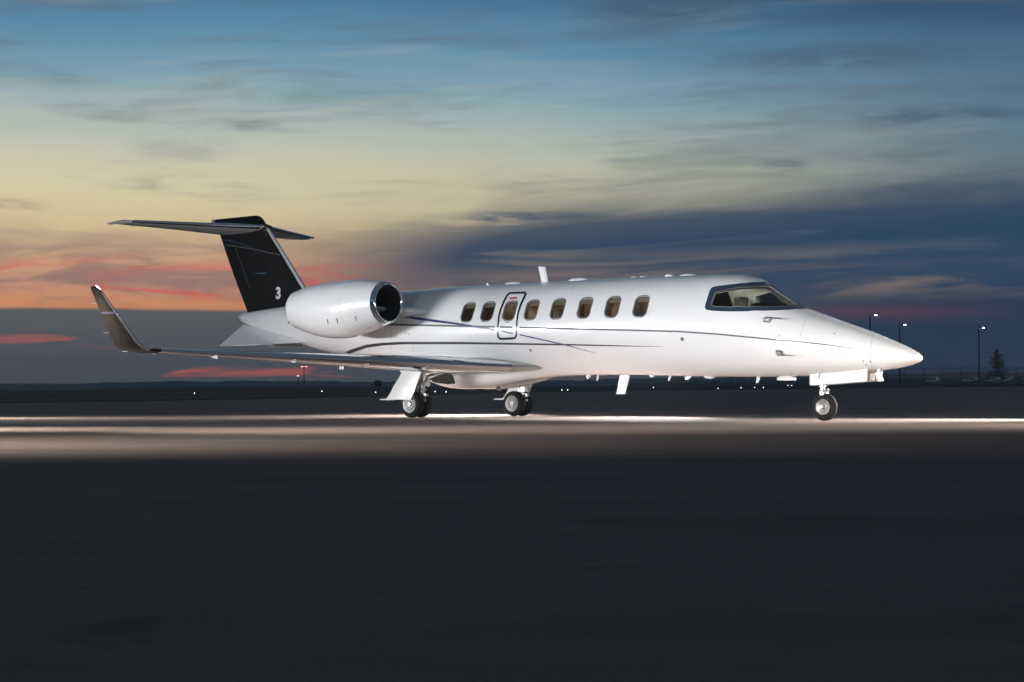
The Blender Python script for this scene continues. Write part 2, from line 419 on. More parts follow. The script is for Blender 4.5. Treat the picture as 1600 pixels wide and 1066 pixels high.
# wooded ridge behind the airfield
HILL = mat('wooded_hill', (.030, .036, .034), .95, spec=.05, var=.35, vscale=.02)
hy = pchip([-.6, -.31, -.22, -.165, -.12, -.07, 0, .12, .2, .26, .32, .6], [600, 599, 596, 593, 595, 594.5, 593, 588, 583, 580.5, 580, 582])
def ridge(name, D, prof, depth, jag, seed, n=700, lo=-.6, hi=.6, base=-3):
    rnd = random.Random(seed); v = []; f = []; h = 0; lum = [rnd.uniform(-1, 1) for _ in range(n+8)]
    for i in range(n+1):
        a = lo+(hi-lo)*i/n
        z = CAMZ+(614.5-prof(a))*D/FOC
        big_ = math.sin(a*61+seed)*.35+math.sin(a*143+seed*2)*.25
        z += jag*(big_+.55*lum[i]*(.4+abs(math.sin(a*37))))
        x = a*D
        v += [(x, D, base), (x, D+depth*.25, z*.72), (x, D+depth*.5, z), (x, D+depth, z*.9)]
    for i in range(n):
        for j in range(3): f.append((i*4+j, i*4+4+j, i*4+5+j, i*4+1+j))
    o = mesh(name, v, f, HILL, smooth=False); o['kind'] = 'structure'; return o
ridge('hills', 1800, hy, 300, 1.3, 3)
low_y = pchip([-.6, -.29, -.24, -.2, -.1, 0, .1, .2, .6], [611, 610.5, 611.5, 614, 613, 606, 598, 590, 590])
ridge('near_woods', 760, low_y, 120, .5, 8)
# taxiway strip in the grass
v, f = fan([(lambda a: edge_y(a)+14), (lambda a: edge_y(a)+17)], azs[8:34], .02)
tx = mesh('service_road', v, f, mat('worn_asphalt', (.075, .07, .06), .9, var=.2, vscale=.5), smooth=False); tx['kind'] = 'structure'

# ================================================================== THE JET
jet = empty('private_jet', (JX, JY, 0), -THETA)
tag(jet, 'white twin-engine private jet with charcoal tail and winglets parked on the apron', 'jet')
US = [-14.56, -14.0, -13, -12, -11, -10, -9, -8, -7, -5.5, -4, -3.2, -2.6, -2.2, -1.9, -1.6, -1.3, -1.0, -.7, -.4, 0, .4, .8, 1.1, 1.35, 1.55, 1.7, 1.76, 1.785, 1.797]
ZT = [2.2, 2.25, 2.33, 2.4, 2.45, 2.485, 2.505, 2.525, 2.534, 2.534, 2.534, 2.526, 2.518, 2.512, 2.506, 2.490, 2.432, 2.28, 2.080, 1.912, 1.768, 1.630, 1.494, 1.383, 1.283, 1.200, 1.122, 1.082, 1.052, 1.018]
ZB = [1.991, 1.836, 1.59, 1.345, 1.20, 1.09, .94, .80, .79, .785, .78, .764, .751, .744, .738, .733, .728, .728, .732, .736, .745, .766, .794, .824, .853, .888, .930, .955, .976, 1.002]
WX = [-14.56, -13, -12, -11, -10, -9, -8, -7, -2.6, -1.9, -1.2, -.5, .2, .8, 1.2, 1.5, 1.68, 1.76, 1.785, 1.797]
WY = [.13, .30, .42, .55, .68, .79, .85, .865, .865, .845, .795, .71, .59, .455, .36, .255, .165, .108, .068, .012]
zt_, zb_, hw_ = pchip(US, ZT), pchip(US, ZB), pchip(WX, WY)
def sec(u): return (zt_(u)+zb_(u))/2, (zt_(u)-zb_(u))/2, hw_(u)
def F_fus(p):
    if p.x > 1.797 or p.x < -14.56: return 1.0
    zc, h, w = sec(p.x); return (p.y/w)**2+((p.z-zc)/max(h, 1e-4))**2-1
def n_fus(p):
    e = 2e-3; g = Vector((F_fus(p+Vector((e, 0, 0)))-F_fus(p-Vector((e, 0, 0))), F_fus(p+Vector((0, e, 0)))-F_fus(p-Vector((0, e, 0))), F_fus(p+Vector((0, 0, e)))-F_fus(p-Vector((0, 0, e)))))
    if p.x > 1.795: return Vector((1, 0, 0))
    return g.normalized() if g.length > 0 else Vector((1, 0, 0))
def S(u, ph, off=0.0):                         # ph 0 starboard, 90 top, 180 port
    zc, h, w = sec(u); p = Vector((u, -w*math.cos(ph), zc+h*math.sin(ph)))
    return p+n_fus(p)*off if off else p
def inv(p):
    zc, h, w = sec(p.x); return (p.x, math.atan2((p.z-zc)/h, -p.y/w))
def pxuv(px, py):
    p = hit(px, py, F_fus); return inv(p) if p else None
KP = .87
# window outlines in (u, angle)
def rrect(u0, p0, du, dp, r, n=5):
    pts = []
    for cx, cy, a0 in ((1, 1, 0), (-1, 1, 90), (-1, -1, 180), (1, -1, 270)):
        for i in range(n+1):
            a = R(a0+90*i/n)
            pts.append((u0+cx*(du-r)+r*math.cos(a), p0+(cy*(dp-r)+r*math.sin(a))/KP))
    return pts
WINPX = [(680+x/4.21, 400+y/4.21) for x, y in ((215, 366), (345, 362), (490, 358), (633, 352), (805, 345), (982, 340), (1165, 333), (1352, 328))]
WIN = [pxuv(*q) for q in WINPX]
pw = sum(q[1] for q in WIN)/len(WIN)
WIN = [(q[0], pw) for q in WIN]
WDU, WDP, WRD = .138, .192, .095
def mirror(poly): return [(u, math.pi-p) for u, p in reversed(poly)]
win_polys = [rrect(u, p, WDU, WDP, WRD) for u, p in WIN]
def dense(poly, step):
    out = []
    for i in range(len(poly)):
        a, b = poly[i], poly[(i+1) % len(poly)]
        d = math.hypot(a[0]-b[0], (a[1]-b[1])*KP); k_ = max(1, int(d/step))
        out += [(a[0]+(b[0]-a[0])*j/k_, a[1]+(b[1]-a[1])*j/k_) for j in range(k_)]
    return out
def cz(x, y): return (1080+x/8, 420+y/8)
PANE = dense([pxuv(*cz(*q)) for q in ((240, 462), (268, 370), (303, 288), (400, 268), (500, 250), (700, 228), (850, 219), (962, 216), (1000, 232), (1090, 292), (1200, 368), (1290, 430), (1330, 462), (1280, 473), (1100, 482), (900, 486), (700, 487), (500, 485), (330, 478))], .05)
fr0 = [pxuv(*cz(*q)) for q in ((185, 510), (172, 480), (205, 370), (240, 262), (262, 238), (300, 226), (420, 210), (560, 195), (700, 183), (850, 174), (940, 172))]
fr1 = [pxuv(*cz(*q)) for q in ((1330, 508), (1200, 520), (1050, 527), (900, 531), (700, 536), (500, 537), (380, 535), (270, 529), (210, 520))]
HP = math.pi/2
FRAME = fr0+[(fr0[-1][0]+.05, HP-.12), (fr0[-1][0]+.07, HP), (fr1[0][0]+.06, HP), (fr1[0][0]+.05, HP-.25)]+fr1
FRAME = dense(FRAME, .06)
def inside(pt, poly):
    c = False; x, y = pt; n = len(poly); j = n-1
    for i in range(n):
        xi, yi = poly[i]; xj, yj = poly[j]
        if (yi > y) != (yj > y) and x < (xj-xi)*(y-yi)/(yj-yi)+xi: c = not c
        j = i
    return c
def near(pt, poly, d):
    for q in poly:
        if abs(q[0]-pt[0]) < d and abs(q[1]-pt[1])*KP < d and math.hypot(q[0]-pt[0], (q[1]-pt[1])*KP) < d: return True
    return False
def sheet(us, nphi, holes, off, p0=-HP, p1=3*HP):
    """triangulated skin in (u, angle) with holes cut out"""
    pts = []; boxes = [(min(q[0] for q in h), max(q[0] for q in h), min(q[1] for q in h), max(q[1] for q in h)) for h in holes]
    for u in us:
        for i in range(nphi+1):
            q = (u, p0+(p1-p0)*i/nphi); bad = False
            for h, b in zip(holes, boxes):
                if b[0]-.05 < q[0] < b[1]+.05 and b[2]-.06 < q[1] < b[3]+.06 and (inside(q, h) or near(q, h, .022)): bad = True; break
            if not bad: pts.append(q)
    edges = []
    for h in holes:
        k_ = len(pts); pts += h; edges += [(k_+i, k_+(i+1) % len(h)) for i in range(len(h))]
    r = delaunay_2d_cdt([Vector((q[0], q[1]*KP)) for q in pts], edges, [], 0, 1e-6)
    vv = [(q.x, q.y/KP) for q in r[0]]; ff = []
    for tri in r[2]:
        c = (sum(vv[i][0] for i in tri)/len(tri), sum(vv[i][1] for i in tri)/len(tri))
        if not any(b[0] < c[0] < b[1] and b[2] < c[1] < b[3] and inside(c, h) for h, b in zip(holes, boxes)): ff.append(tuple(tri))
    P = [S(u, p) for u, p in vv]; N = [n_fus(p) for p in P]
    return [p+n*off for p, n in zip(P, N)], ff, N
def patch(poly, off, step=.07):
    """filled piece of skin bounded by poly, lying off metres from the skin"""
    us = [q[0] for q in poly]; ps = [q[1] for q in poly]; pts = []
    u = min(us)+step/2
    while u < max(us):
        p = min(ps)+step/2
        while p < max(ps):
            if inside((u, p), poly) and not near((u, p), poly, step*.4): pts.append((u, p))
            p += step/KP
        u += step
    k_ = len(pts); pts += poly
    r = delaunay_2d_cdt([Vector((q[0], q[1]*KP)) for q in pts], [(k_+i, k_+(i+1) % len(poly)) for i in range(len(poly))], [], 0, 1e-6)
    vv = [(q.x, q.y/KP) for q in r[0]]
    ff = [tuple(tr) for tr in r[2] if inside((sum(vv[i][0] for i in tr)/3, sum(vv[i][1] for i in tr)/3), poly)]
    P = [S(*q) for q in vv]; N = [n_fus(p) for p in P]
    return [p+n*off for p, n in zip(P, N)], ff, N
def scaled(poly, d):                            # grow an outline by d metres
    n = len(poly); out = []
    for i in range(n):
        a, b = poly[i-1], poly[(i+1) % n]
        tx_, ty_ = b[0]-a[0], (b[1]-a[1])*KP; l = math.hypot(tx_, ty_) or 1
        out.append((poly[i][0]+ty_/l*d, poly[i][1]-tx_/l*d/KP))
    return out
def area2(poly): return sum(poly[i-1][0]*poly[i][1]-poly[i][0]*poly[i-1][1] for i in range(len(poly)))
def ccw(poly): return poly if area2(poly) > 0 else poly[::-1]
win_polys = [ccw(p) for p in win_polys]; PANE = ccw(PANE); FRAME = ccw(FRAME)
PANE_P, FRAME_P = ccw(mirror(PANE)), ccw(mirror(FRAME))
ALLWIN = win_polys+[ccw(mirror(p)) for p in win_polys]
us = [1.797-.0012*i*i for i in range(0, 25)]
while us[-1] > -14.56: us.append(us[-1]-(.10 if us[-1] > -2.4 else .17))
us[-1] = -14.56
v, f, N = sheet(us, 72, ALLWIN+[PANE, PANE_P], 0)
fus = mesh('fuselage', v, f, 'white', jet, normals=N)
# closed tail end with exhaust-like outlet
mb = MB(); ring = [S(-14.56, 2*math.pi*i/24) for i in range(24)]
c = Vector((-14.56, 0, sec(-14.56)[0])); mb.loft([ring, [c+(p-c)*.72+Vector((-.05, 0, 0)) for p in ring], [c+(p-c)*.6+Vector((.1, 0, 0)) for p in ring]], True, True)
mb.out('tail_cap', 'silver', jet)
# inner linings (cabin and cockpit), floors, bulkheads
v, f, N = sheet([-8.0+.13*i for i in range(41)], 48, [scaled(p, .006) for p in ALLWIN], -.055)
mesh('cabin_lining', v, f, 'cabin', jet, normals=[-n for n in N])
v, f, N = sheet([-2.76+.05*i for i in range(60)], 72, [scaled(PANE, .006), scaled(PANE_P, .006)], -.06)
mesh('cockpit_lining', v, f, 'lining', jet, normals=[-n for n in N])
mb = MB(); mb.prism([(-8, -.72, 1.25), (.2, -.5, 1.25), (.2, .5, 1.25), (-8, .72, 1.25)], (0, 0, -.03)); mb.out('cabin_floor', 'carpet', jet)
for u, m_ in ((-7.98, 'cabin'), (-2.78, 'lining')):
    q = [S(u, R(10*i), -.05) for i in range(36)]
    MB().prism([p for p in q], (.04, 0, 0)).out('bulkhead', m_, jet)
def seat(x, y, face, m_, parent, dz=0.0):
    s_ = MB()
    def rb(c, d, bev):                          # rounded block
        c = Vector(c)+Vector((0, 0, dz)); rings = []
        for z_, k_ in ((-.5, .86), (-.42, 1), (.42, 1), (.5, .86)):
            ring = []
            for i in range(12):
                a = 2*math.pi*(i+.5)/12; cx = max(-1, min(1, 1.35*math.cos(a))); cy = max(-1, min(1, 1.35*math.sin(a)))
                ring.append(c+Vector((cx*d[0]/2*k_, cy*d[1]/2*k_, z_*d[2])))
            rings.append(ring)
        s_.loft(rings)
    rb((x, y, 1.50), (.5, .5, .16), .05); rb((x-face*.26, y, 1.78), (.13, .48, .56), .05)
    rb((x-face*.28, y, 2.12), (.11, .30, .17), .04); rb((x, y, 1.33), (.3, .3, .2), .03)
    for q in (-.27, .27): rb((x+face*.02, y+q, 1.64), (.42, .07, .08), .02)
    s_.out('seat', m_, parent)
for x, fc in ((-3.1, -1), (-4.3, 1), (-4.95, -1), (-6.3, 1)):
    for y in (-.40, .40): seat(x, y, fc, 'leather', jet)
for y in (-.36, .36): seat(-1.95 if y < 0 else -1.55, y, 1, 'black', jet, 0 if y < 0 else -.08)
# glareshield, yokes, overhead panel
mb = MB(); rings = []
for x, z, hh in ((-1.10, 1.93, .02), (-1.04, 2.00, .08), (-.85, 1.99, .08), (-.6, 1.86, .06), (-.35, 1.74, .02)):
    w_ = .70
    while F_fus(Vector((x, w_, z-hh*.3))) > -.22: w_ -= .01
    rings.append([Vector((x, w_*math.cos(R(a)), z-hh+hh*math.sin(R(a)) if a <= 180 else z-hh-.12)) for a in range(0, 360, 30)])
mb.loft(rings).out('glareshield', 'black', jet)
MB().prism([(-2.70, .70, 1.3), (-2.70, .22, 1.3), (-2.70, .22, 2.34), (-2.70, .42, 2.26), (-2.70, .64, 2.05)], (.03, 0, 0)).out('flight_deck_curtain', 'black', jet)
for y in (-.36, .36):
    mb = MB(); mb.tube((-1.0, y, 1.72), (-1.22, y, 1.78), .02); mb.tube((-1.22, y-.13, 1.80), (-1.22, y+.13, 1.80), .018)
    for s_ in (-.13, .13): mb.tube((-1.22, y+s_, 1.80), (-1.22, y+s_*1.1, 1.92), .018)
    mb.out('control_yoke', 'black', jet)
MB().box((-1.62, 0, 2.36), (.4, .3, .06)).out('overhead_panel', 'black', jet)
dl = MB().ball((-1.95, 0, 2.40), .07, .07, .03).out('dome_light', mat('dome_lens', (1, 1, 1), .4, emit=(1, .95, .82), estr=6), jet)
for x, e_ in ((-1.95, 9.0), (-3.9, 3.0), (-6.0, 3.0)):  # cockpit dome lamp, and two unseen lamps added to brighten the cabin
    d_ = bpy.data.lights.new('dome_and_fill_lamp', 'POINT'); d_.energy = e_; d_.shadow_soft_size = .06; d_.color = (1, .95, .84) if x > -2 else (1, .78, .52)
    o_ = bpy.data.objects.new('dome_and_fill_lamp', d_); o_.location = (x, 0, 2.30); link(o_, jet)

v, f, N = patch([(-2.74, math.pi-.15), (-2.74, math.pi-.95), (-2.20, math.pi-.95), (-2.20, math.pi-.15)], -.075, .08)
mesh('dark_side_panel', v, f, 'black', jet, normals=[-n for n in N])  # flat black panel lying just inside the port lining

# windows: frame > pane, reveal
def window(poly, nm, grow, fm, pane_m, parent, depth=-.05, pane_off=-.022, proud=.004):
    o_ = scaled(poly, grow)
    rings = [[S(*q, off=.0005) for q in o_], [S(*q, off=proud) for q in scaled(o_, -.004)], [S(*q, off=proud) for q in scaled(poly, .003)], [S(*q, off=-.006) for q in poly]]
    fr = MB().loft(rings, True, False).out(nm, fm, parent, angle=50)
    rv = MB().loft([[S(*q, off=-.004) for q in poly], [S(*q, off=depth-.008) for q in scaled(poly, -.012)]], True, False)
    rv.out('reveal', 'reveal', fr, angle=50)
    v_, f_, N_ = patch(scaled(poly, -.004), pane_off, .06)
    mesh('pane', v_, f_, pane_m, fr, normals=N_)
    pc = sum(q[1] for q in poly)/len(poly); up = 1 if pc < HP else -1     # drawn-up shade behind the top of the pane
    sh = [(u, p if (p-pc)*up > .115 else pc+.115*up) for u, p in poly if (p-pc)*up > .03]
    rows = [[S(u, p, off=-.04) for u, p in sh], [S(u, pc+.11*up, off=-.04) for u, p in sh]]
    MB().loft(rows, False, False).out('shade', 'shade', fr)
    return fr
for p in ALLWIN: window(p, 'window', .022, 'frame', 'glass', jet)
def windshield(pane, frame):
    # frame: skin-hugging navy border with the pane opening cut out of it
    us_ = [q[0] for q in frame]; ps_ = [q[1] for q in frame]
    n_u = int((max(us_)-min(us_))/.05); n_p = int((max(ps_)-min(ps_))/.05); pts = []
    for i in range(n_u+1):
        for j in range(n_p+1):
            q = (min(us_)+(max(us_)-min(us_))*i/n_u, min(ps_)+(max(ps_)-min(ps_))*j/n_p)
            if inside(q, frame) and not inside(q, pane) and not near(q, frame, .02) and not near(q, pane, .02): pts.append(q)
    edges = []
    for h in (frame, pane):
        k_ = len(pts); pts += h; edges += [(k_+i, k_+(i+1) % len(h)) for i in range(len(h))]
    r = delaunay_2d_cdt([Vector((q[0], q[1]*KP)) for q in pts], edges, [], 0, 1e-6)
    vv = [(q.x, q.y/KP) for q in r[0]]; ff = []
    for tr in r[2]:
        c_ = (sum(vv[i][0] for i in tr)/3, sum(vv[i][1] for i in tr)/3)
        if inside(c_, frame) and not inside(c_, pane): ff.append(tuple(tr))
    P = [S(*q) for q in vv]; N_ = [n_fus(p) for p in P]
    fr = mesh('windshield', [p+n*.009 for p, n in zip(P, N_)], ff, 'navy', jet, normals=N_)
    MB().loft([[S(*q, off=.009) for q in pane], [S(*q, off=.011) for q in scaled(pane, -.003)], [S(*q, off=.011) for q in scaled(pane, -.008)], [S(*q, off=-.02) for q in scaled(pane, -.009)]], True, False).out('seal', 'frame', fr)
    v_, f_, n_ = patch(scaled(pane, -.004), -.012, .06); mesh('pane', v_, f_, 'wglass', fr, normals=n_)
windshield(PANE, FRAME); windshield(PANE_P, FRAME_P)

# painted lines and panel edges, laid on the skin
def resample(pts, step):
    out = []
    for a, b in zip(pts, pts[1:]):
        d = math.hypot(a[0]-b[0], a[1]-b[1]); k_ = max(1, int(d/step))
        out += [tuple(a[c_]+(b[c_]-a[c_])*j/k_ for c_ in range(len(a))) for j in range(k_)]
    return out+[tuple(pts[-1])]
def ribbon(pts, name, m_, parent, off=.006, closed=False, both=False):
    """pts: (px, py, half width in px) on the starboard skin"""
    if closed: pts = pts+[pts[0]]
    pts = resample(pts, 4); L_ = []; R_ = []; n = len(pts)
    for i in range(n):
        a, b = (pts[i-1] if i else (pts[-2] if closed else pts[0])), (pts[i+1] if i < n-1 else (pts[1] if closed else pts[-1]))
        dx, dy = b[0]-a[0], b[1]-a[1]; l = math.hypot(dx, dy) or 1; w = pts[i][2]*1.3
        A = hit(pts[i][0]-dy/l*w, pts[i][1]+dx/l*w, F_fus); B = hit(pts[i][0]+dy/l*w, pts[i][1]-dx/l*w, F_fus)
        if A is None or B is None: continue
        L_.append(A+n_fus(A)*off); R_.append(B+n_fus(B)*off)
    n = len(L_); sides = (1, -1) if both else (1,)
    for s_ in sides:
        vv = [Vector((p.x, p.y*s_, p.z)) for p in L_+R_]
        mesh(name, vv, [(i, i+1, n+i+1, n+i) if s_ > 0 else (i, n+i, n+i+1, i+1) for i in range(n-1)], m_, parent)
ribbon([(450, 504, 1.0), (530, 505.5, 1.0), (615, 507.3, 1.1), (700, 509.3, 1.1), (773, 511, 1.1)], 'grey_stripe', 'grey', fus, both=True)
ribbon([(782, 511.2, 1.0), (801, 511.6, 1.0)], 'grey_stripe', 'grey', fus)
ribbon([(811.5, 512, 1.1), (900, 514, 1.1), (1060, 518, 1.0), (1119, 522, .9), (1197, 529.4, .9), (1276, 537, .7), (1335, 544.5, .2)], 'grey_stripe', 'grey', fus, both=True)
ribbon([(560, 486, 1.6), (626, 494.4, 1.5), (680, 501.7, 1.4), (720, 507, 1.3), (739, 510, 1.2), (772.6, 515.4, 1.1)], 'blue_stripe', 'blue', fus, off=.0075, both=True)
ribbon([(782, 516.8, 1.0), (801.6, 521.2, .9)], 'blue_stripe', 'blue', fus, off=.0075)
ribbon([(812, 523, .8), (882, 538.5, .6), (930, 551.5, .15)], 'blue_stripe', 'blue', fus, off=.0075, both=True)
ribbon([(532, 557, 2.2), (548, 549, 2.0), (573, 540.8, 1.8), (598.5, 537.5, 1.6), (631, 536, 1.5), (720, 536, 1.3), (800, 537.2, 1.1), (884, 538.5, .9), (977, 540.4, .6), (1036, 541.6, .15)], 'dark_stripe', 'dstripe', fus, off=.009, both=True)
def e6(x, y, w): return (700+x/9.69, 440+y/9.69, w)
ex = empty('emergency_exit', parent=jet)
ribbon([e6(935, 180, 1.1), e6(1060, 174, 1.2), e6(1165, 172, 1.3), e6(1178, 190, 1.3), e6(1150, 255, 1.2), e6(1105, 350, 1.1), e6(1065, 470, 1.0), e6(1045, 600, 1.0), e6(1036, 740, 1.1), e6(1036, 820, 1.2), e6(1015, 855, 1.4), e6(970, 862, 1.4), e6(800, 868, 1.4), e6(770, 850, 1.3), e6(754, 800, 1.1), e6(754, 680, 1.0), e6(770, 540, 1.0), e6(800, 420, 1.0), e6(850, 300, 1.1), e6(895, 215, 1.1)],
       'door_trim', 'trim', ex, closed=True)
ribbon([e6(935, 260, .9), e6(1048, 250, .9)], 'placard', 'red', ex)
ribbon([e6(870, 620, .35), e6(930, 617, .35)], 'placard', 'red', ex)
# radome joint, nose bay panel, small ports
ribbon([(1366, 520, .35), (1362, 534, .35), (1360, 552, .35), (1361, 570, .35), (1363, 579, .35)], 'radome_joint', 'seam', fus, off=.002)
ribbon([(1268, 486, .3), (1258, 500, .3), (1252, 520, .3), (1250, 545, .3)], 'panel_joint', 'seam', fus, off=.002)
ribbon([(645, 538.5, .3), (645, 550, .3), (645.5, 563, .3)], 'panel_joint', 'seam', fus, off=.002)
ribbon([(577, 541, .3), (586, 541, .3), (586.5, 552, .3), (577.5, 552, .3)], 'fuel_panel', 'seam', fus, off=.002, closed=True)
ribbon([(900, 438, .25), (893, 460, .25)], 'panel_joint', 'seam', fus, off=.002)
ribbon([(612, 500, .3), (611, 540, .3), (612, 575, .3)], 'panel_joint', 'seam', fus, off=.002)
def disc(px, py, r, name, m_, parent, off=.004):
    p = hit(px, py, F_fus); n = n_fus(p); x = n.orthogonal().normalized(); y = n.cross(x)
    MB().prism([p+(x*math.cos(a*math.pi/6)+y*math.sin(a*math.pi/6))*r for a in range(12)], n*off).out(name, m_, parent)
for px, py, r in ((1066, 530, .035), (829, 547.5, .028), (1304, 521.5, .012), (1353, 570, .012), (1349, 564.5, .012), (1360, 565, .013), (612, 551, .02), (607, 551, .02), (805, 575, .018), (805, 579, .018), (634, 521, .012), (639, 522, .012)):
    disc(px, py, r, 'static_port', 'frame', fus)
for i in range(7): disc(1247+i*9.5, 545.5+i*1.3, .006, 'rivet', 'seam', fus)
# pitot probes and vane: plate > tube
for px, py, ex_, ey_ in ((1199, 500.5, 1221, 498.5), (1218.5, 551, 1239, 556)):
    p = hit(px, py, F_fus); n = n_fus(p); fx = Vector((1, 0, 0)); fx = (fx-n*fx.dot(n)).normalized(); up = n.cross(fx)
    pl = MB().prism([p+fx*a*.065+up*b*.045+n*.002 for a, b in ((-1, -.8), (-.8, -1), (.8, -1), (1, -.8), (1, .8), (.8, 1), (-.8, 1), (-1, .8))], n*.01).out('pitot_probe', 'steel', jet)
    mb = MB(); q = p+n*.11+fx*.05; mb.loft([[p+fx*(a-.03)+up*b*.6 for a, b in ((-.05, 0), (0, .012), (.05, 0), (0, -.012))], [q+fx*a+up*b*.4 for a, b in ((-.04, 0), (0, .012), (.04, 0), (0, -.012))]])
    e_ = on_y(ex_, ey_, (p+n*.11).y); mb.tube(q-fx*.04, e_, .013, .007, 8); mb.out('tube', 'steel', pl)
p = hit(1216, 525, F_fus); n = n_fus(p)
mb = MB(); mb.tube(p, p+n*.02, .03, .026); mb.box(p+n*.05+Vector((-.03, 0, .0)), (.07, .06, .008)); mb.out('angle_vane', 'steel', jet)

# antennas and drains along the spine and the belly
def blade(pts, name, m_, parent, thick=.022):
    P = [on_y(px, py, 0) for px, py in pts]       # root front/back last
    mb = MB(); top = P[:2]; bot = P[2:]
    def ring(a, b, th):                           # a aft, b front
        mid = (a+b)/2; return [a, mid+Vector((0, th, 0))*.9, b+(mid-b)*.25+Vector((0, th*.75, 0)), b, b+(mid-b)*.25-Vector((0, th*.75, 0)), mid-Vector((0, th, 0))*.9]
    mb.loft([ring(bot[1], bot[0], thick), ring(top[0], top[1], thick*.6)])
    return mb.out(name, m_, parent)
blade([(841, 417), (852, 417), (858, 446), (847, 446)], 'blade_antenna', 'white', jet)
blade([(963, 616), (977, 616), (985, 583), (969, 583)], 'blade_antenna', 'white', jet)
blade([(760, 442.5), (762.5, 442.5), (766, 449), (760.5, 449)], 'fin_antenna', 'white', jet, .008)
for px, rx, rz in ((803, .23, .045), (904, .24, .055), (992, .07, .025), (1006, .08, .025), (1047, .10, .045), (1075, .18, .035)):
    p = on_y(px, 445, 0); u = p.x
    MB().ball((u, 0, zt_(u)+.0), rx, .09, rz, 16, 8).out('dome_antenna', 'white', jet)
for px, w_, h_, kind in ((919.5, .06, .06, 0), (934.5, .03, .10, 1), (1019, .06, .02, 2), (1047, .035, .09, 1), (1075, .07, .06, 0), (1109, .12, .025, 2), (1185, .04, .10, 1), (1229, .17, .06, 3)):
    u = on_y(px, 590, 0).x; z = zb_(u); mb = MB()
    if kind == 3: mb.tube((u-w_, 0, z-.035), (u+w_, 0, z-.035), .03, .03, 12); mb.box((u, 0, z), (w_*1.4, .03, .06))
    elif kind == 2: mb.ball((u, 0, z), w_, .05, h_+.015)
    else: mb.loft([[Vector((u+a*w_*k_-s_, b*.02*k_, z+.03-zz)) for a, b in ((-1, 0), (0, 1), (1, 0), (0, -1))] for k_, zz, s_ in ((1.0, 0, 0), (.9, .05, 0), (.5, h_+.03, .03))])
    mb.out('belly_antenna' if kind != 3 else 'drain_mast', 'white', jet)

# aerofoil sections
def foil(tc_, n=16, camber=.0):
    up = []; lo = []
    for i in range(n+1):
        x = (1-math.cos(math.pi*i/n))/2
        y = 5*tc_*(.2969*math.sqrt(x)-.126*x-.3516*x*x+.2843*x**3-.1036*x**4); c_ = camber*4*x*(1-x)
        up.append((x, y+c_)); lo.append((x, -y+c_))
    return up[::-1]+lo[1:]                       # trailing edge, over the top, round the nose, back below
def lead(tc_, frac, n=9, camber=0):
    xs = [frac*(i/n)**2 for i in range(n+1)]
    def y(x): return 5*tc_*(.2969*math.sqrt(x)-.126*x-.3516*x*x+.2843*x**3-.1036*x**4)
    return [(x, y(x)+camber*4*x*(1-x)) for x in xs[::-1]]+[(x, -y(x)+camber*4*x*(1-x)) for x in xs[1:]]
def place(prof, st, s_, grow=0.0):
    v_, u_, ch, z_, tc_, cant = st; out = []
    for x, y in prof:
        d = (y*ch) + (grow if y >= 0 else -grow)
        out.append(Vector((u_-x*ch+(grow if x < .02 else 0), -s_*(v_-d*math.sin(cant)), z_+d*math.cos(cant))))
    return out
WST = [(.55, -5.55, 3.95, .93, .06, 0), (.88, -6.02, 3.45, .94, .072, 0), (1.1, -6.28, 3.15, .95, .088, .02), (1.5, -6.51, 2.87, .965, .108, .035), (2.6, -7.07, 2.3, 1.01, .11, .04), (4.2, -7.86, 1.70, 1.075, .105, .04), (6.0, -8.76, 1.08, 1.155, .10, .05), (6.55, -9.03, .92, 1.185, .095, .10)]
WLST = [(6.55, -9.03, .92, 1.185, .095, .10), (6.70, -9.12, .84, 1.205, .09, .45), (6.80, -9.20, .76, 1.26, .085, .95), (6.86, -9.26, .70, 1.34, .08, 1.18), (7.07, -9.54, .47, 1.80, .075, 1.20), (7.27, -9.80, .25, 2.25, .07, 1.20), (7.285, -9.86, .16, 2.285, .05, 1.20)]
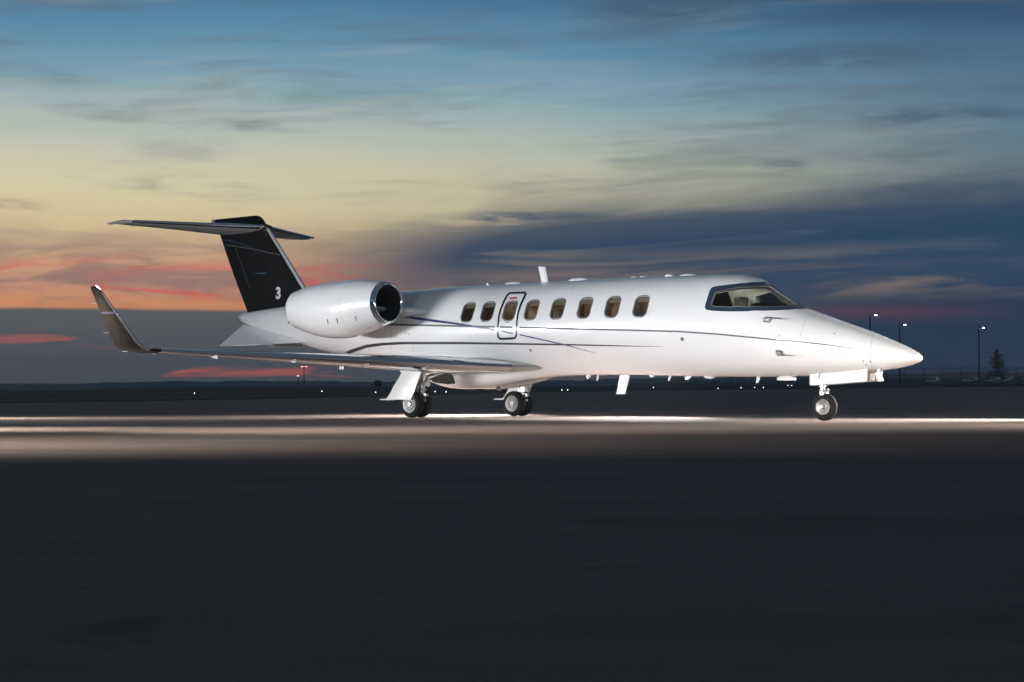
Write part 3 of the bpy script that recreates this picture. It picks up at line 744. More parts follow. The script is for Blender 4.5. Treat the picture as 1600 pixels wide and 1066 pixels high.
for s_ in (1, -1):
    w = MB().loft([place(foil(st[4], 18, .012), st, s_) for st in WST]).out('wing', 'wingskin', jet, angle=40)
    MB().loft([place(lead(st[4], .13, 9, .012), st, s_, .004) for st in WST[1:]], False, False).out('leading_edge', 'chrome', w, angle=60)
    # flap and aileron gaps underneath
    for a, b in ((1.7, 4.3), (4.35, 6.3)):
        def at(v_, x):
            for q, r_ in zip(WST, WST[1:]):
                if q[0] <= v_ <= r_[0]:
                    k_ = (v_-q[0])/(r_[0]-q[0]); st = tuple(q[i]+(r_[i]-q[i])*k_ for i in range(6)); break
            y = foil(st[4], 18, .012); lo = y[18:]; j = min(range(len(lo)), key=lambda i: abs(lo[i][0]-x)); yy = lo[j][1]
            return Vector((st[1]-lo[j][0]*st[2], -s_*v_, st[3]+yy*st[2]))
        MB().prism([at(a, .72)+Vector((.012, 0, -.003)), at(b, .72)+Vector((.012, 0, -.003)), at(b, .72)+Vector((-.012, 0, -.003)), at(a, .72)+Vector((-.012, 0, -.003))], (0, 0, .004)).out('flap_gap', 'frame', w)
    for v_, kk in ((5.65, 1), (4.4, .8), (3.2, .9), (2.2, .9)):   # vortilons under the leading edge
        for q, r_ in zip(WST, WST[1:]):
            if q[0] <= v_ <= r_[0]:
                k_ = (v_-q[0])/(r_[0]-q[0]); st = tuple(q[i]+(r_[i]-q[i])*k_ for i in range(6))
        z0 = st[3]-.045*st[2]/1.5; u0 = st[1]
        MB().prism([(u0-.02, -s_*v_, z0+.03), (u0-.06, -s_*v_, z0-.055*kk), (u0-.10, -s_*v_, z0-.05*kk), (u0-.30, -s_*v_, z0-.005)], (0, .012, 0)).out('vortilon', 'vort', w)
    wl = MB().loft([place(foil(st[4], 18), st, s_) for st in WLST]).out('winglet', 'charcoal', jet, angle=50)
    MB().loft([place(lead(st[4], .10), st, s_, .004) for st in WLST[1:]], False, False).out('leading_edge', 'chrome', wl, angle=60)
    def wst(z_):
        for q, r_ in zip(WLST, WLST[1:]):
            if q[3] <= z_ <= r_[3]:
                k_ = (z_-q[3])/(r_[3]-q[3]); return tuple(q[i]+(r_[i]-q[i])*k_ for i in range(6))
    def tiltst(st, dz):                           # band climbing to the front
        return [Vector((p.x, p.y, p.z)) for p in place(foil(st[4], 14), st, s_, .003)]
    MB().loft([tiltst(wst(1.82), 0), tiltst(wst(1.85), 0)], True, False).out('blue_band', 'blue', wl, angle=60)
    # static wicks
    for st in (WST[6], WST[7], wst(1.5), wst(2.0)):
        te = Vector((st[1]-st[2], -s_*st[0], st[3])); MB().tube(te, te+Vector((-.16, 0, -.005)), .006, .003, 6).out('static_wick', 'reveal', wl)

# wing-body fairing: swells smoothly out of the lower fuselage
fa = pchip([-11.0, -10.2, -9.3, -8.4, -7.7, -7.1, -6.6, -6.0, -5.2, -4.6], [0, .015, .10, .225, .247, .215, .135, .06, .012, 0])
fb = pchip([-11.0, -10.2, -9.3, -8.4, -7.7, -7.1, -6.6, -6.0, -5.4, -4.8], [0, .0, .02, .13, .19, .20, .17, .10, .03, 0])
def fair_pt(u, deg):
    e = smooth(-deg, 30, 84)*fa(u) + smooth(-deg, 30, 60)*(1-smooth(-deg, 58, 88))*fb(u)-.002
    ph_ = R(deg) if deg > -90 else R(-180-deg)
    p = S(u, R(deg)); n = n_fus(p); n.x = 0; n.normalize(); return p+n*e
rows = []
for i in range(65):
    u = -11.0+6.4*i/64
    q = [fair_pt(u, -29-61*k/30) for k in range(31)]
    rows.append(q+[Vector((p.x, -p.y, p.z)) for p in q[-2::-1]])
fmb = MB().loft(rows, False, False)
fair = fmb.out('belly_fairing', 'white', jet, angle=None)
from mathutils.bvhtree import BVHTree
fbvh = BVHTree.FromPolygons(fmb.v, fmb.f)
# wheel bays: flat dark patches on the flank, their inner shade put into the colour
bay = resample([(668, 586), (674, 583), (690, 582), (704, 583), (709, 588), (712, 599), (700, 600), (682, 598), (668, 596), (668, 586)], 4)[:-1]
pts = [(x, y) for x in range(670, 713, 4) for y in range(584, 602, 3) if inside((x, y), bay) and not any(math.hypot(x-b[0], y-b[1]) < 2 for b in bay)]
k = len(pts); pts += bay
r = delaunay_2d_cdt([Vector(q) for q in pts], [(k+i, k+(i+1) % len(bay)) for i in range(len(bay))], [], 0, 1e-6)
hp = [fbvh.ray_cast(*jray(q.x, q.y))[0] for q in r[0]]
tri = [tuple(tr) for tr in r[2] if inside((sum(r[0][i].x for i in tr)/3, sum(r[0][i].y for i in tr)/3), bay) and all(hp[i] is not None for i in tr)]
for s_ in (1, -1):
    mesh('wheel_bay_patch', [Vector((p.x, (p.y-.010)*s_, p.z-.008)) if p else Vector((-7.5, -.5*s_, .8)) for p in hp], tri, 'dark', fair)
# small red beacon under the belly, landing step marks
MB().ball((-7.1, 0, .545), .07, .05, .035).out('beacon', 'reveal', fair)
MB().box((-6.3, -.25, .53), (.05, .05, .09)).out('drain', 'white', fair)

# engines: nacelle > inlet_lip, duct, fan, spinner, nozzle, slots
NU = [-8.62, -8.68, -8.78, -8.98, -9.3, -9.7, -10.1, -10.5, -10.82, -11.10]
NR = [.375, .400, .428, .468, .525, .56, .555, .515, .455, .385]
NZ = [2.185, 2.183, 2.178, 2.165, 2.135, 2.095, 2.085, 2.095, 2.11, 2.125]
EV = 1.47
nr_, nz_ = pchip(NU[::-1], NR[::-1]), pchip(NU[::-1], NZ[::-1])
def F_nac(p):
    if p.x > -8.62 or p.x < -11.10: return 1.0
    return (p.y+EV)**2+(p.z-nz_(p.x))**2-nr_(p.x)**2
for s_ in (1, -1):
    def cir(u, r_, z_, n=48): return [Vector((u, -s_*EV+r_*math.cos(2*math.pi*i/n), z_+r_*math.sin(2*math.pi*i/n))) for i in range(n)]
    rings = [cir(u, nr_(u), nz_(u)) for u in [-8.68-(11.10-8.68)*i/36 for i in range(37)]]
    rings += [cir(-11.09, .36, 2.125), cir(-10.9, .35, 2.12)]
    nac = MB().loft(rings, True, False).out('engine_nacelle', 'white', jet, angle=40)
    lip = [(-8.71, nr_(-8.71)+.004), (-8.66, .397), (-8.63, .386), (-8.612, .374), (-8.606, .362), (-8.612, .350), (-8.64, .341), (-8.70, .335)]
    MB().loft([cir(u, r_, nz_(min(u, -8.62))) for u, r_ in lip], True, False).out('inlet_lip', 'chrome', nac, angle=60)
    MB().loft([cir(-8.69, .336, 2.18), cir(-8.85, .330, 2.175), cir(-9.1, .350, 2.17), cir(-9.27, .362, 2.165), cir(-9.28, .02, 2.165)], True, False).out('inlet_duct', 'duct', nac, angle=40)
    fan_ = MB()
    for i in range(22):
        a = 2*math.pi*i/22
        def pt(r_, da, du): return Vector((-9.18+du, -s_*EV+r_*math.cos(a+da), 2.167+r_*math.sin(a+da)))
        fan_.raw([pt(.1, -.10, .03), pt(.1, .10, -.03), pt(.23, .09, -.04), pt(.345, .10, -.05), pt(.345, -.06, .04), pt(.23, -.06, .05)], [(0, 1, 2, 5), (5, 2, 3, 4)])
    fan_.out('fan', 'blade', nac, smooth=False)
    MB().loft([cir(-9.19, .115, 2.167, 24), cir(-9.11, .10, 2.167, 24), cir(-9.01, .06, 2.167, 24), cir(-8.95, .01, 2.167, 24)]).out('spinner', 'blade', nac)
    MB().loft([cir(-10.9, .30, 2.125), cir(-11.28, .25, 2.13), cir(-11.27, .23, 2.13), cir(-10.9, .2, 2.125)], True, False).out('exhaust_nozzle', 'steel', nac)
    MB().loft([cir(-11.0, .355, 2.125), cir(-11.01, .02, 2.125)], True, False).out('exhaust_back', 'dark', nac)
    if s_ == 1:
        for px, py in ((512, 502.5), (527, 501), (556, 498), (579, 512)):
            p = hit(px, py, F_nac); n = Vector((0, p.y+EV, p.z-nz_(p.x))).normalized(); t_ = Vector((.25, 0, 0))+n.cross(Vector((1, 0, 0)))*1.0
            t_ = (t_-n*t_.dot(n)).normalized(); x = n.cross(t_); hl_ = .05 if px != 579 else .025
            MB().prism([p+t_*hl_+x*.008, p-t_*hl_+x*.008, p-t_*hl_-x*.008, p+t_*hl_-x*.008], n*.004).out('cowl_slot', 'dark', nac)
        p = hit(561, 524.5, F_nac); MB().loft([[p+Vector((a, b, .02)) for a, b in ((.08, 0), (0, .03), (-.08, 0), (0, -.03))], [p+Vector((a*.5-.02, b*.5, -.05)) for a, b in ((.08, 0), (0, .03), (-.08, 0), (0, -.03))]]).out('drain_fairing', 'white', nac)
        for u in (-9.4, -10.65):                  # cowl joints
            rings = [[Vector((u+du, -EV+(nr_(u+du)+.0015)*math.cos(2*math.pi*i/48), nz_(u+du)+(nr_(u+du)+.0015)*math.sin(2*math.pi*i/48))) for i in range(48)] for du in (.003, -.003)]
            MB().loft(rings, True, False).out('cowl_joint', 'seam', nac)
    # pylon
    rings = []
    for v_, u0, ch, z_ in ((.55, -8.1, 3.4, 2.03), (.80, -8.30, 3.1, 2.04), (.98, -8.75, 2.4, 2.06), (1.2, -9.1, 1.9, 2.10)):
        rings.append([Vector((u0-x*ch, -s_*v_, z_+y*ch)) for x, y in foil(.075, 12)])
    MB().loft(rings).out('pylon', 'white', jet, angle=50)

# vertical fin
FST = [(2.10, -11.95, -14.32), (2.35, -12.22, -14.45), (2.75, -12.58, -14.68), (3.3, -13.06, -14.98), (3.9, -13.59, -15.28), (4.12, -13.79, -15.40), (4.24, -13.90, -15.50), (4.295, -13.99, -15.56), (4.32, -14.10, -15.5)]
def fring(st, prof, g=0.0):
    z_, a, b = st; ch = a-b
    return [Vector((a-x*ch+(g if x < .02 else 0), y*ch+(g if y > 0 else -g), z_)) for x, y in prof]
def fin_tc(z_): return .10 if z_ < 4.1 else (.10 if z_ < 4.25 else .07 if z_ < 4.3 else .03)
fin = MB().loft([fring(st, foil(fin_tc(st[0]), 18)) for st in FST]).out('tail_fin', 'charcoal', jet, angle=50)
MB().loft([fring(st, lead(.10, .035, 8), .004) for st in FST[1:6]], False, False).out('leading_edge', 'silver', fin, angle=60)
def fin_pt(px, py): return on_y(px, py, 0)
def fin_line(pts, wd, name, m_):
    for s_ in (1, -1):
        vv = []
        for px, py in pts:
            p = fin_pt(px, py)
            # thickness of the fin at this point
            a = pchip([q[0] for q in FST], [q[1] for q in FST])(p.z); b = pchip([q[0] for q in FST], [q[2] for q in FST])(p.z); ch = a-b
            x = min(max((a-p.x)/ch, .001), .999); y = 5*.10*(.2969*math.sqrt(x)-.126*x-.3516*x*x+.2843*x**3-.1036*x**4)*ch
            vv.append((p, -s_*(y+.004)))
        L_ = []; n = len(vv)
        for i in range(n):
            a, b = vv[max(0, i-1)][0], vv[min(n-1, i+1)][0]; d = (b-a); d = Vector((d.x, 0, d.z)).normalized(); q = Vector((-d.z, 0, d.x)); k_ = wd[i] if isinstance(wd, list) else wd
            L_ += [Vector((vv[i][0].x, vv[i][1], vv[i][0].z))+q*k_, Vector((vv[i][0].x, vv[i][1], vv[i][0].z))-q*k_]
        mesh(name, L_, [(2*i, 2*i+1, 2*i+3, 2*i+2) for i in range(n-1)], m_, fin)
fin_line([(349, 375), (365, 377), (380, 381), (395, 386), (409, 398)], [.012, .016, .015, .01, .003], 'blue_stripe', 'blue')
fin_line([(353, 383), (370, 385), (390, 388), (410, 391.5), (428, 396), (441, 399)], [.012, .012, .011, .011, .01, .009], 'grey_stripe', 'grey')
fin_line([(366, 376), (374, 398), (384, 425), (394, 452)], .004, 'rudder_gap', 'frame')
MB().prism([fin_pt(402, 428)+Vector((0, -.13, 0)), fin_pt(413, 426.5)+Vector((0, -.13, 0)), fin_pt(426, 427)+Vector((0, -.13, 0)), fin_pt(418, 428.8)+Vector((0, -.13, 0))], (0, .012, .0)).out('logo_light', 'chrome', fin)
# the figure still readable at the foot of the fin
cu = bpy.data.curves.new('registration_mark', 'FONT'); cu.body = '3'; cu.size = .34; cu.extrude = .002; cu.offset = .012
tmp = bpy.data.objects.new('registration_mark', cu); col.objects.link(tmp)
bpy.context.view_layer.update()
me = bpy.data.meshes.new_from_object(tmp.evaluated_get(bpy.context.evaluated_depsgraph_get()))
bpy.data.objects.remove(tmp); bpy.data.curves.remove(cu)
me.materials.clear(); me.materials.append(MT['white'])
rm = bpy.data.objects.new('registration_mark', me); link(rm, fin)
p = fin_pt(438, 467); rm.location = (p.x, -.135, p.z); rm.rotation_euler = (math.pi/2, 0, 0)

# tailplane on top of the fin
for s_ in (1, -1):
    TST = [(0.0, -13.70, 1.50, 4.05), (.12, -13.80, 1.45, 4.05), (1.3, -14.43, 1.13, 4.055), (2.45, -15.02, .82, 4.062), (2.58, -15.12, .72, 4.064), (2.62, -15.25, .52, 4.065)]
    def tst(st, prof, g=0.0):
        v_, u0, ch, z_ = st
        return [Vector((u0-x*ch+(g if x < .02 else 0), -s_*v_, z_+.01+y*ch+(g if y > 0 else -g)-x*ch*.07*(1-v_/2.62))) for x, y in prof]
    tp = MB().loft([tst(st, foil(.10, 16)) for st in TST]).out('tailplane', 'silver', jet, angle=45)
    MB().loft([tst(st, lead(.10, .07, 8), .004) for st in TST[1:5]], False, False).out('leading_edge', 'chrome', tp, angle=60)
    MB().prism([(-14.43-.8, -s_*1.3, 3.995), (-14.43-.815, -s_*1.3, 3.995), (-15.02-.60, -s_*2.4, 4.035), (-15.02-.585, -s_*2.4, 4.035)], (0, 0, .003)).out('elevator_gap', 'frame', tp)
    MB().loft([[Vector((-15.0-a, -s_*(2.60+b), 4.065+c_)) for a, b, c_ in ((.05, 0, .02), (.35, .02, .05), (.86, .0, .012), (.86, 0, -.012), (.35, .02, -.04), (.05, 0, -.02))], [Vector((-15.0-a, -s_*(2.66+b), 4.065+c_)) for a, b, c_ in ((.25, 0, .008), (.4, .0, .012), (.84, .0, .005), (.84, 0, -.005), (.4, .0, -.012), (.25, 0, -.008))]]).out('tip_cap', 'silver', tp)
    for v_ in (1.4, 2.0, 2.5):
        MB().tube((-13.8-.52*v_-1.45+.27*v_+.02, -s_*v_, 4.055), (-13.8-.52*v_-1.45+.27*v_-.14, -s_*v_, 4.05), .006, .003, 6).out('static_wick', 'reveal', tp)
mb = MB(); mb.loft([[Vector((x, r_*math.cos(2*math.pi*i/16), z_+r_*.8*math.sin(2*math.pi*i/16))) for i in range(16)] for x, r_, z_ in ((-13.6, .01, 4.05), (-13.8, .09, 4.05), (-14.2, .135, 4.06), (-15.0, .12, 4.08), (-15.5, .07, 4.12), (-15.66, .02, 4.14))]).out('tail_bullet', 'charcoal', jet)
p = on_y(334, 346, 0); MB().ball((p.x, 0, p.z-.01), .06, .05, .05).out('tail_beacon', 'silver', jet)

# ventral fins
for s_ in (1, -1):
    A, B, C, D_ = Vector((-12.2, .22, 1.52)), Vector((-13.05, .72, 1.475)), Vector((-14.48, .72, 1.468)), Vector((-14.4, .10, 1.95))
    mid1, mid2 = (A+D_)/2, (B+C)/2
    def vr(a, b, th):
        n = Vector((0, .62, .78)); pr = [(0, 0), (.12, .7), (.45, 1), (.85, .4), (1, .05), (.85, -.4), (.45, -1), (.12, -.7)]
        return [Vector((q.x, -s_*q.y, q.z)) for q in [a+(b-a)*x+n*y*th for x, y in pr]]
    MB().loft([vr(A, D_, .03), vr(B, C, .012)]).out('ventral_fin', 'white', jet, angle=50)
MB().tube((-11.4, 0, 1.25), (-11.45, 0, .95), .03, .045, 8).out('tail_drain', 'white', jet)

# landing gear ----------------------------------------------------
def tyre_prof(r_, w, ri):
    return [(-w*.36, ri), (-w*.46, ri+.01), (-w*.5, (r_+ri)/2), (-w*.46, r_-.035), (-w*.36, r_-.012), (-w*.2, r_-.002), (-w*.19, r_-.008), (-w*.15, r_-.008), (-w*.14, r_), (0, r_+.0), (w*.14, r_), (w*.15, r_-.008), (w*.19, r_-.008), (w*.2, r_-.002), (w*.36, r_-.012), (w*.46, r_-.035), (w*.5, (r_+ri)/2), (w*.46, ri+.01), (w*.36, ri)]
def main_wheel(c, parent, s_):
    MB().lathe(tyre_prof(.25, .15, .155), c, 'y', 44).out('tyre', 'rubber', parent, angle=50)
    rim = MB()
    for o_ in (-1, 1):
        rim.lathe([(o_*.062, .158), (o_*.072, .158), (o_*.070, .146), (o_*.056, .140), (o_*.048, .112), (o_*.046, .108)], c, 'y', 40)
        rim.lathe([(o_*.05, .055), (o_*.062, .048), (o_*.075, .030), (o_*.078, .001)], c, 'y', 24)
        for i in range(11):
            a = 2*math.pi*(i+.5)/11; ca, sa = math.cos(a), math.sin(a)
            e = Vector((ca, 0, sa)); g = Vector((-sa, 0, ca))
            y0, y1 = o_*.05, o_*.044
            rim.raw([Vector(c)+e*.045+g*.0065+Vector((0, y0, 0)), Vector(c)+e*.114+g*.0115+Vector((0, y0, 0)), Vector(c)+e*.114-g*.0115+Vector((0, y0, 0)), Vector(c)+e*.045-g*.0065+Vector((0, y0, 0)),
                     Vector(c)+e*.045+g*.0065+Vector((0, y0-o_*.02, 0)), Vector(c)+e*.114+g*.0115+Vector((0, y0-o_*.02, 0)), Vector(c)+e*.114-g*.0115+Vector((0, y0-o_*.02, 0)), Vector(c)+e*.045-g*.0065+Vector((0, y0-o_*.02, 0))],
                    [(0, 1, 2, 3), (0, 4, 5, 1), (3, 2, 6, 7), (1, 5, 6, 2)])
    rim.out('rim', 'rim', parent, angle=30)
    MB().lathe([(-.02, .001), (-.02, .155), (.02, .155), (.02, .001)], c, 'y', 30).out('brake_disc', 'dark', parent)
for s_ in (1, -1):
    yc = -s_*1.468; ux = -7.88
    g = MB()
    g.tube((ux+.16, yc+s_*.02, .95), (ux+.13, yc+s_*.02, .48), .058, .05, 14); g.tube((ux+.13, yc+s_*.02, .52), (ux+.12, yc+s_*.02, .36), .035, .035, 12)
    g.tube((ux+.20, yc+s_*.02, .40), (ux, yc, .25), .045, .05, 12)          # trailing link
    g.tube((ux, yc-.20, .25), (ux, yc+.20, .25), .035, .035, 12)
    g.tube((ux+.05, yc, .27), (ux+.02, yc, .62), .026, .026, 10); g.tube((ux+.02, yc, .58), (ux+.06, yc, .80), .038, .038, 10)
    g.tube((ux+.14, yc, .70), (ux+.3, yc+s_*.45, .86), .026, .026, 10)
    for k_ in range(9):                                                     # hoses and brackets
        rnd = random.Random(k_*3+5)
        a = Vector((ux+rnd.uniform(.06, .24), yc+rnd.uniform(-.07, .07), rnd.uniform(.35, .78))); b = a+Vector((rnd.uniform(-.09, .09), rnd.uniform(-.06, .06), rnd.uniform(-.18, .02)))
        g.tube(a, b, rnd.uniform(.008, .018), None, 6)
    for z_ in (.44, .52, .66, .78): g.box((ux+.14, yc+s_*.02, z_), (.13, .10, .035))
    g.tube((ux+.24, yc-.04, .42), (ux+.24, yc+.04, .42), .035, .035, 12); g.ball((ux+.22, yc, .32), .035)
    gear = g.out('main_landing_gear', 'steel', jet, angle=40)
    lamp = MB(); lamp.lathe([(.0, .001), (.0, .035), (.05, .055), (.055, .052), (.058, .001)], (ux+.25, yc, .63), 'x', 20); lamp.out('landing_light', 'lens', gear)
    for o_ in (-.125, .125): main_wheel((ux, yc+o_, .25), gear, s_)
    # strut door, curved sheet on the outboard side
    P = [(-8.10, .86), (-7.59, .86), (-7.66, .70), (-7.74, .50), (-7.80, .345), (-7.84, .325), (-8.0, .325), (-8.46, .345), (-8.38, .48), (-8.26, .67)]
    dm = MB(); yv = yc-s_*.17
    L1 = [(-7.59, .86), (-7.63, .75), (-7.69, .61), (-7.75, .47), (-7.80, .36), (-7.83, .33)]; L2 = [(-8.09, .86), (-8.16, .75), (-8.26, .61), (-8.35, .47), (-8.45, .36), (-8.47, .345)]
    rr = []
    for (a, za), (b, zb2) in zip(L1, L2):
        row = []
        for i in range(7):
            x = a+(b-a)*i/6; z_ = za+(zb2-za)*i/6; bow = .05*math.sin(math.pi*min(1, (.86-z_)/.5)*.5)
            row.append(Vector((x, yv-s_*bow-s_*.02*math.sin(math.pi*i/6), z_)))
        rr.append(row+[q+Vector((0, s_*.02, 0)) for q in row[::-1]])
    dm.loft(rr); dm.out('gear_door', 'door', gear, angle=50)
    MB().prism([(-8.40, yv-s_*.05, .352), (-8.64, yv-s_*.03, .345), (-8.65, yv-s_*.03, .328), (-8.2, yv-s_*.06, .325)], (0, s_*.06, 0)).out('door_lip', 'door', gear)
    MB().loft([[Vector((x, yc+y_, z_)) for x, y_, z_ in ((ux+.28, -.22, 1.0), (ux+.28, .22, 1.0), (ux-.35, .22, 1.0), (ux-.35, -.22, 1.0))], [Vector((x, yc+y_, z_)) for x, y_, z_ in ((ux+.22, -.16, .83), (ux+.22, .16, .83), (ux-.25, .16, .84), (ux-.25, -.16, .84))]]).out('gear_fairing', 'white', gear)

ng = MB(); ng.tube((-.02, 0, .80), (0, 0, .50), .05, .045, 14); ng.tube((0, 0, .52), (.01, 0, .44), .075, .06, 16); ng.tube((0, 0, .56), (0, 0, .58), .08, .08, 16)
ng.tube((.10, 0, .52), (.02, 0, .47), .03, .03, 8)
for s_ in (1,):
    ng.tube((.02, s_*.085, .46), (.03, s_*.085, .23), .024, .022, 10)
ng.tube((.02, -.09, .455), (.02, .09, .455), .035, .035, 10); ng.tube((.03, -.10, .231), (.03, .10, .231), .022, .022, 12)
ng = ng.out('nose_landing_gear', 'steel', jet, angle=40)
MB().lathe(tyre_prof(.23, .125, .125), (.03, 0, .231), 'y', 44).out('tyre', 'rubber', ng, angle=50)
rim = MB()
for o_ in (-1, 1):
    rim.lathe([(o_*.05, .128), (o_*.062, .128), (o_*.060, .117), (o_*.048, .110), (o_*.040, .080), (o_*.030, .055), (o_*.034, .038), (o_*.06, .036), (o_*.064, .026), (o_*.050, .014), (o_*.05, .001)], (.03, 0, .231), 'y', 40)
    for i in range(8):
        a = 2*math.pi*i/8; rim.tube((.03+.095*math.cos(a), o_*.040, .231+.095*math.sin(a)), (.03+.095*math.cos(a), o_*.056, .231+.095*math.sin(a)), .009, .007, 8)
rim.out('rim', 'rim', ng, angle=35)
for s_ in (1, -1):
    P = [(-.12, .80), (-.12, .592), (-.05, .586), (.94, .648), (.95, .86)]
    MB().prism([(x, -s_*.215, z_) for x, z_ in P], (0, s_*.02, 0)).out('nose_gear_door', 'door', ng)
MB().box((-.11, 0, .685), (.02, .38, .17)).out('aft_door', 'door', ng)
tl = MB(); tl.box((1.01, -.06, .72), (.10, .20, .12)); tl = tl.out('taxi_light_housing', 'reveal', ng)
MB().lathe([(0, .001), (0, .055), (.03, .05), (.04, .001)], (1.06, -.09, .71), 'x', 18).out('lens', 'lens', tl)
fd = []
for z_, x0 in ((.85, 1.13), (.80, 1.12), (.75, 1.105), (.70, 1.11), (.655, 1.13)):
    fd.append([Vector((x0, -.20, z_)), Vector((x0+.035, -.20, z_)), Vector((x0+.035, -.08, z_)), Vector((x0, -.08, z_))])
MB().loft(fd).out('front_door', 'door', ng)
h_ = MB(); h_.tube((.05, -.235, .76), (.05, -.235, .70), .014, .014, 8); h_.box((.05, -.24, .77), (.06, .02, .03)); h_.out('door_hinge', 'steel', ng)

# ================================================================== background things
def on_ground(px, D):
    w = wray(px, 600); x = w.x/w.y*D; return Vector((x, D, ground_z(x, D)))
def top_z(py, D): return CAMZ+D*wray(800, py).z/wray(800, py).y
def street_lamp(px, py, D, arm, lm, label):
    b = on_ground(px, D); z = top_z(py, D)-b.z
    r_ = empty('lamp_mast', b)
    MB().tube((0, 0, 0), (0, 0, z), .16, .11, 10).out('pole', 'post', r_)
    MB().tube((0, 0, z-.05), (arm*.8, 0, z+.04), .07, .06, 8).out('arm', 'post', r_)
    hd = MB().loft([[Vector((arm*(.7+x), y_, z+.03+zz)) for y_, zz in ((-.18*k_, 0), (-.13*k_, .14*k_), (.13*k_, .14*k_), (.18*k_, 0))] for x, k_ in ((0, .7), (.15, 1), (.8, 1), (.95, .6))]).out('lamp_head', 'post', r_)
    MB().loft([[Vector((arm*(.85+x), y_, z-.02-zz)) for y_, zz in ((-.15, 0), (-.10, .12), (.10, .12), (.15, 0))] for x in (0, .34)]).out('lens', lm, hd)
    return tag(r_, label, 'lamp post', 'lit lamp masts by the car park')
street_lamp(1360, 492, 310, 1.0, 'lamp', 'lamp mast rising behind the upper slope of the jet nose')
street_lamp(1406, 507, 330, 1.0, 'lamp', 'lamp mast rising just above the tip of the jet nose')
street_lamp(1530, 512, 305, .75, 'lamp2', 'brightest lamp mast, standing next to the conifer')
def twin_mast(px, py, D, label, two):
    b = on_ground(px, D); z = top_z(py, D)-b.z; r_ = empty('light_mast', b)
    MB().tube((0, 0, 0), (0, 0, z), .14, .09, 8).out('pole', 'post', r_)
    for s_ in ((-1, 1) if two else (0,)):
        MB().box((s_*.45, 0, z), (.5, .3, .16)).out('lamp_head', 'redlamp', r_)
    if two: MB().tube((-.5, 0, z-.06), (.5, 0, z-.06), .05, .05, 6).out('crossbar', 'post', r_)
    return tag(r_, label, 'mast')
twin_mast(475, 573, 400, 'tall thin twin-headed light mast seen under the near wing', True)
twin_mast(465.5, 587.5, 420, 'short mast left of the tall twin-headed mast under the wing', False)
# fence
fence = empty('perimeter_fence', on_ground(1500, 345)); tag(fence, 'tall wire perimeter fence behind the parked cars', 'fence')
fb = fence.location; pxs = [1385+29.1*i for i in range(9)]; FZ = 3.3
pp = []
for px in pxs:
    q = on_ground(px, 345)-fb; pp.append(q); MB().tube(q, q+Vector((0, 0, FZ)), .075, .065, 8).out('post', 'post', fence)
for a, b in zip(pp, pp[1:]):
    for z_ in (FZ-.05,): MB().tube(a+Vector((0, 0, z_)), b+Vector((0, 0, z_)), .03, None, 6).out('rail', 'post', fence)
    mb = MB(); n = 18
    for i in range(1, n): mb.tube(a+(b-a)*i/n, a+(b-a)*i/n+Vector((0, 0, FZ-.1)), .012, None, 4)
    for z_ in [.3*j for j in range(1, 11)]: mb.tube(a+Vector((0, 0, z_)), b+Vector((0, 0, z_)), .012, None, 4)
    w_ = mb.out('wire_mesh', 'post', fence, smooth=False)
# conifer
def conifer(px, py, D, label):
    b = on_ground(px, D); H = top_z(py, D)-b.z; rnd = random.Random(4)
    r_ = empty('spruce_tree', b); MB().tube((0, 0, 0), (0, 0, H*.97), .16, .015, 8).out('trunk', 'bark', r_)
    cr = MB(); z_ = .35
    while z_ < H*.97:
        k_ = z_/H; L_ = 2.75*(1-k_)**.85*rnd.uniform(.7, 1.15)+.15
        for i in range(9):
            a = rnd.uniform(0, 6.28); l = L_*rnd.uniform(.55, 1.15); d = Vector((math.cos(a), math.sin(a), 0)); c_ = Vector((0, 0, z_+rnd.uniform(-.1, .1)))
            n = max(3, int(l/.13))
            for j in range(n):
                s_ = (j+1)/n; p = c_+d*l*s_+Vector((0, 0, l*(.22*s_-.18*math.sin(s_*3.14)+.10*s_*s_)))
                for q in range(3):
                    e = Vector((rnd.uniform(-1, 1), rnd.uniform(-1, 1), rnd.uniform(-.9, .5))).normalized()*rnd.uniform(.14, .30); g_ = e.orthogonal().normalized()*.05
                    cr.raw([p-g_, p+e*.6+g_*1.4, p+e, p+e*.5-g_*1.4], [(0, 1, 2, 3)])
        z_ += H*.048
    cr.out('crown', 'needle', r_, smooth=False); return tag(r_, label, 'tree')
conifer(1558, 545.5, 338, 'dark conifer standing among the parked cars at the right edge')
# shrub seen under the wing
def bush(px, py, D, wd, label):
    b = on_ground(px, D); H = top_z(py, D)-b.z; rnd = random.Random(9); r_ = empty('shrub', b)
    MB().tube((0, 0, 0), (0, 0, H*.6), .12, .05, 6).out('trunk', 'bark', r_); cr = MB()
    for i in range(900):
        v_ = Vector((rnd.gauss(0, 1), rnd.gauss(0, 1), rnd.gauss(0, 1))).normalized()*rnd.uniform(.5, 1)**.5
        p = Vector((v_.x*wd, v_.y*wd, H*.55+v_.z*H*.45)); e = Vector((rnd.uniform(-1, 1), rnd.uniform(-1, 1), rnd.uniform(-1, 1)))*.13; g_ = e.orthogonal().normalized()*.05
        cr.raw([p-g_, p+e+g_, p+e*1.6, p+e-g_], [(0, 1, 2, 3)])
    cr.out('crown', 'needle', r_, smooth=False); return tag(r_, label, 'shrub')
bush(590, 594.5, 300, .6, 'small dark rounded tree left of the raised main gear door')
